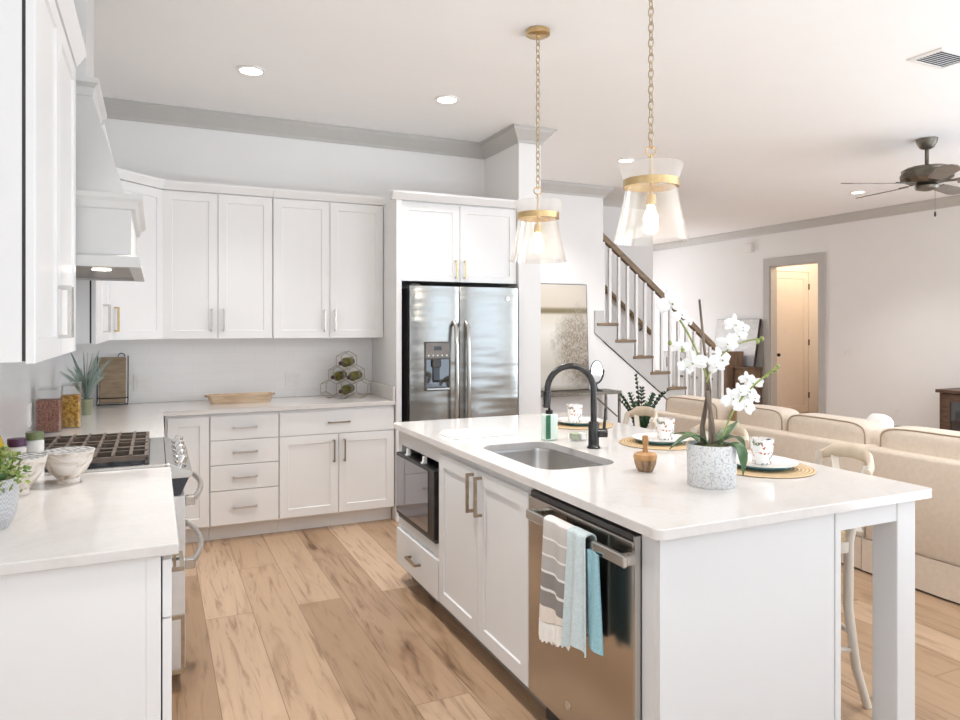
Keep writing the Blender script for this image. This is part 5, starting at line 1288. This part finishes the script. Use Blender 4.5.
for rx, rz, yy in ((0.075, 0.118, -0.006), (0.083, 0.126, -0.008), (0.083, 0.126, 0.008), (0.0, 0.0, 0.008)):
    if rx > 0: rows.append([mc+Vector((rx*math.cos(2*PI*k/32), yy, rz*math.sin(2*PI*k/32))) for k in range(32)])
vs = mb.quad_grid(rows, closed_v=True); mb.bm.faces.new(vs[-1]); mb.build('frame', M_black, t, True)
mb = MB(); vs = [mb.bm.verts.new(mc+Vector((0.075*math.cos(2*PI*k/32), -0.0055, 0.118*math.sin(2*PI*k/32)))) for k in range(32)]; f_ = mb.bm.faces.new(vs)
r_ = bmesh.ops.extrude_face_region(mb.bm, geom=[f_]); bmesh.ops.translate(mb.bm, vec=(0, 0.008, 0), verts=[q for q in r_['geom'] if isinstance(q, bmesh.types.BMVert)]); mb.build('mirror_glass', M_mirror, t)
for s in (-1, 1): MB().tube([mc+Vector((s*0.083, 0, 0)), mc+Vector((s*0.108, 0, 0))], 0.006, 8).build('pivot', M_black, t, True)
# things under the table seen past the faucet: lantern
# zz plant
t = thing('potted_foliage_plant', (4.43, 5.75, 0), 'dark green leafy floor plant between the far stool and the stairs', 'potted plant')
MB().lathe([(0, 0.001), (0.12, 0.001), (0.16, 0.34), (0.15, 0.34), (0.14, 0.27), (0, 0.27)], c=(4.43, 5.75, 0), n=28).build('pot', M_concrete, t, True)
rnd = random.Random(11)
for k in range(11):
    a = k*2*PI/11+0.3; h_ = (0.97 if k == 3 else rnd.uniform(0.70, 0.84)); o_ = 0.05 if k == 3 else rnd.uniform(0.14, 0.26)
    d_ = Vector((math.cos(a), math.sin(a), 0)); p0 = Vector((4.43, 5.75, 0.26)); C_ = curve(p0, p0+d_*o_*0.25+Vector((0, 0, (h_-0.26)*0.7)), p0+d_*o_+Vector((0, 0, h_-0.26)), 12)
    stm = MB().tube(C_, [0.008-0.0004*i for i in range(13)], 6).build('stem', M_darkleaf, t, True)
    for i in range(3, 13):
        tt = (C_[min(i+1, 12)]-C_[i-1]).normalized(); sd_ = tt.cross(d_).normalized() if tt.cross(d_).length > 1e-3 else Vector((-d_.y, d_.x, 0))
        for s in (-1, 1):
            L_ = 0.085*(1.15-i/16); q0 = C_[i]; q2 = q0+sd_*s*L_*0.85+tt*L_*0.6
            leaf([q0, q0.lerp(q2, 0.5)+Vector((0, 0, 0.008)), q2], 0.018, M_darkleaf, stm, 'leaflet', 0.002, up=(d_.x, d_.y, 0.8))

# ------------------------------------------------------------------ right wall furniture
t = thing('low_cabinet', (8.86, 8.68, 0), 'narrow mid-brown wooden cabinet beside the doorway, below the leaning canvas', 'cabinet')
box('body', M_dresser, (8.64, 9.08, 8.60, 8.76, 0.06, 0.775), t, bev=0.004)
box('top', M_dresser, (8.62, 9.082, 8.59, 8.77, 0.7755, 0.80), t, bev=0.003)
MB().shaker((8.64, 8.755, 0.08), -Y1, -X1, 0.15, 0.68, 0.015, 0.035, 0.006).build('door', M_dresser, t)
box('plinth', M_dresser, (8.66, 9.08, 8.61, 8.75, 0, 0.0595), t)
t = thing('upright_chest', (8.7, 8.87, 0), 'taller brown wooden chest between the lockers and the canvas', 'chest')
box('body', M_dresser, (8.50, 8.86, 8.78, 8.93, 0.0, 1.06), t, bev=0.004)
MB().shaker((8.50, 8.928, 0.05), -Y1, -X1, 0.145, 0.98, 0.014, 0.03, 0.006).build('door', M_dresser, t)
t = thing('leaning_canvas', (8.95, 9.1, 0.80), 'pale grey canvas picture leaning on the right wall beside the doorway', 'picture')
A_ = Matrix.Translation((8.935, 9.09, 0.802)) @ Matrix.Rotation(0.175, 4, 'Y')
mb = MB(); mb.box(-0.045, 0.0, -0.49, 0.47, 0.0, 0.80, M=A_) ; mb.build('stretcher_frame', M_frame_dark, t)
mb = MB(); mb.box(-0.0475, -0.0455, -0.485, 0.465, 0.005, 0.795, M=A_); mb.build('canvas', M_canvas, t)
t = thing('numbered_lockers', (8.6, 9.72, 0), 'grey row of narrow numbered locker doors behind the stair balusters', 'lockers')
box('body', M_locker, (8.47, 8.84, 8.95, 10.41, 0.0, 1.02), t, bev=0.004)
box('top', M_whitewood, (8.45, 8.85, 8.94, 10.42, 1.0205, 1.04), t, bev=0.003)
for k in range(4):
    y = 10.405-k*0.363
    dd = MB(); dd.shaker((8.47, y, 0.04), -Y1, -X1, 0.355, 0.965, 0.018, 0.045, 0.006); dd = dd.build('door', M_locker, t)
    text_mesh('door_number', str(k+1), 0.26, M_ink, dd, (8.456, y-0.1775, 0.82), (PI/2, 0, -PI/2), 0.001)
    box('slot', M_ink, (8.448, 8.457, y-0.25, y-0.105, 0.58, 0.61), dd)
# media console at the right edge
t = thing('media_console', (8.85, 4.9, 0), 'dark brown wooden media console with glass doors at the right edge', 'media console')
box('top', M_walnut, (8.60, 9.085, 3.90, 5.80, 0.675, 0.715), t, bev=0.004)
box('back_panel', M_walnut, (9.06, 9.085, 3.94, 5.76, 0.06, 0.6745), t)
for y in (3.93, 5.73): box('side_panel', M_walnut, (8.64, 9.059, y, y+0.04, 0.0, 0.6745), t)
box('bottom_shelf', M_walnut, (8.64, 9.059, 3.971, 5.729, 0.06, 0.09), t)
for k in range(3):
    y = 3.975+k*0.585
    d = MB(); d.quad_grid([[(8.62, a, b) for a, b in ((y+e, 0.10+e), (y+0.58-e, 0.10+e), (y+0.58-e, 0.665-e), (y+e, 0.665-e))] if i < 2 else [(8.645, a, b) for a, b in ((y+e, 0.10+e), (y+0.58-e, 0.10+e), (y+0.58-e, 0.665-e), (y+e, 0.665-e))] for i, e in enumerate((0.0, 0.09, 0.09, 0.0))], closed_u=True, closed_v=True)
    d = d.build('door', M_walnut, t)
    box('glass_pane', M_blackglass, (8.630, 8.636, y+0.085, y+0.495, 0.185, 0.58), d)

t.location.y -= 0.34

# ------------------------------------------------------------------ ceiling fan
fx, fy = 6.07, 3.925
t = thing('ceiling_fan', (fx, fy, CZ), 'aged pewter ceiling fan with five grey-brown blades', 'ceiling fan')
MB().lathe([(0, -0.001), (0.085, -0.001), (0.08, -0.03), (0.055, -0.075), (0.03, -0.09), (0, -0.09)], c=(fx, fy, CZ), n=28).build('canopy', M_fan, t, True)
MB().tube([(fx, fy, CZ-0.09), (fx, fy, CZ-0.235)], 0.016, 12).build('downrod', M_fan, t, True)
MB().lathe([(0, -0.225), (0.04, -0.235), (0.16, -0.25), (0.195, -0.27), (0.19, -0.285), (0.205, -0.315), (0.20, -0.345), (0.15, -0.375), (0.09, -0.385), (0, -0.385)], c=(fx, fy, CZ), n=36).build('motor', M_fan, t, True)
MB().lathe([(0, -0.3855), (0.07, -0.3855), (0.095, -0.41), (0.085, -0.435), (0.03, -0.45), (0, -0.452)], c=(fx, fy, CZ), n=28).build('switch_housing', M_fan, t, True)
zb = CZ-0.385
yaw0 = -0.4197
for k in range(5):
    a = -0.432+PI+k*2*PI/5
    Mx = Matrix.Translation((fx, fy, zb)) @ Matrix.Rotation(a, 4, 'Z') @ Matrix.Rotation(math.radians(-12), 4, 'X')
    mb = MB(); P = [(0.22, -0.05), (0.30, -0.062), (0.60, -0.075), (0.69, -0.062), (0.735, -0.02), (0.735, 0.02), (0.69, 0.062), (0.60, 0.075), (0.30, 0.062), (0.22, 0.05)]
    mb.prism(P, 'z', -0.004, 0.004); bmesh.ops.transform(mb.bm, matrix=Mx, verts=mb.bm.verts); bl = mb.build('blade', M_blade, t)
    mb = MB(); mb.box(0.09, 0.26, -0.022, 0.022, 0.0045, 0.012, bev=0.002); bmesh.ops.transform(mb.bm, matrix=Mx, verts=mb.bm.verts); mb.build('blade_arm', M_fan, bl)
px, py = fx+0.05, fy-0.04
MB().tube([(px, py, CZ-0.44), (px, py, CZ-0.63)], 0.0016, 6).build('pull_chain', M_fan, t)
MB().lathe([(0, -0.63), (0.007, -0.635), (0.009, -0.66), (0.006, -0.675), (0, -0.676)], c=(px, py, CZ), n=12).build('pull_knob', M_black, t, True)
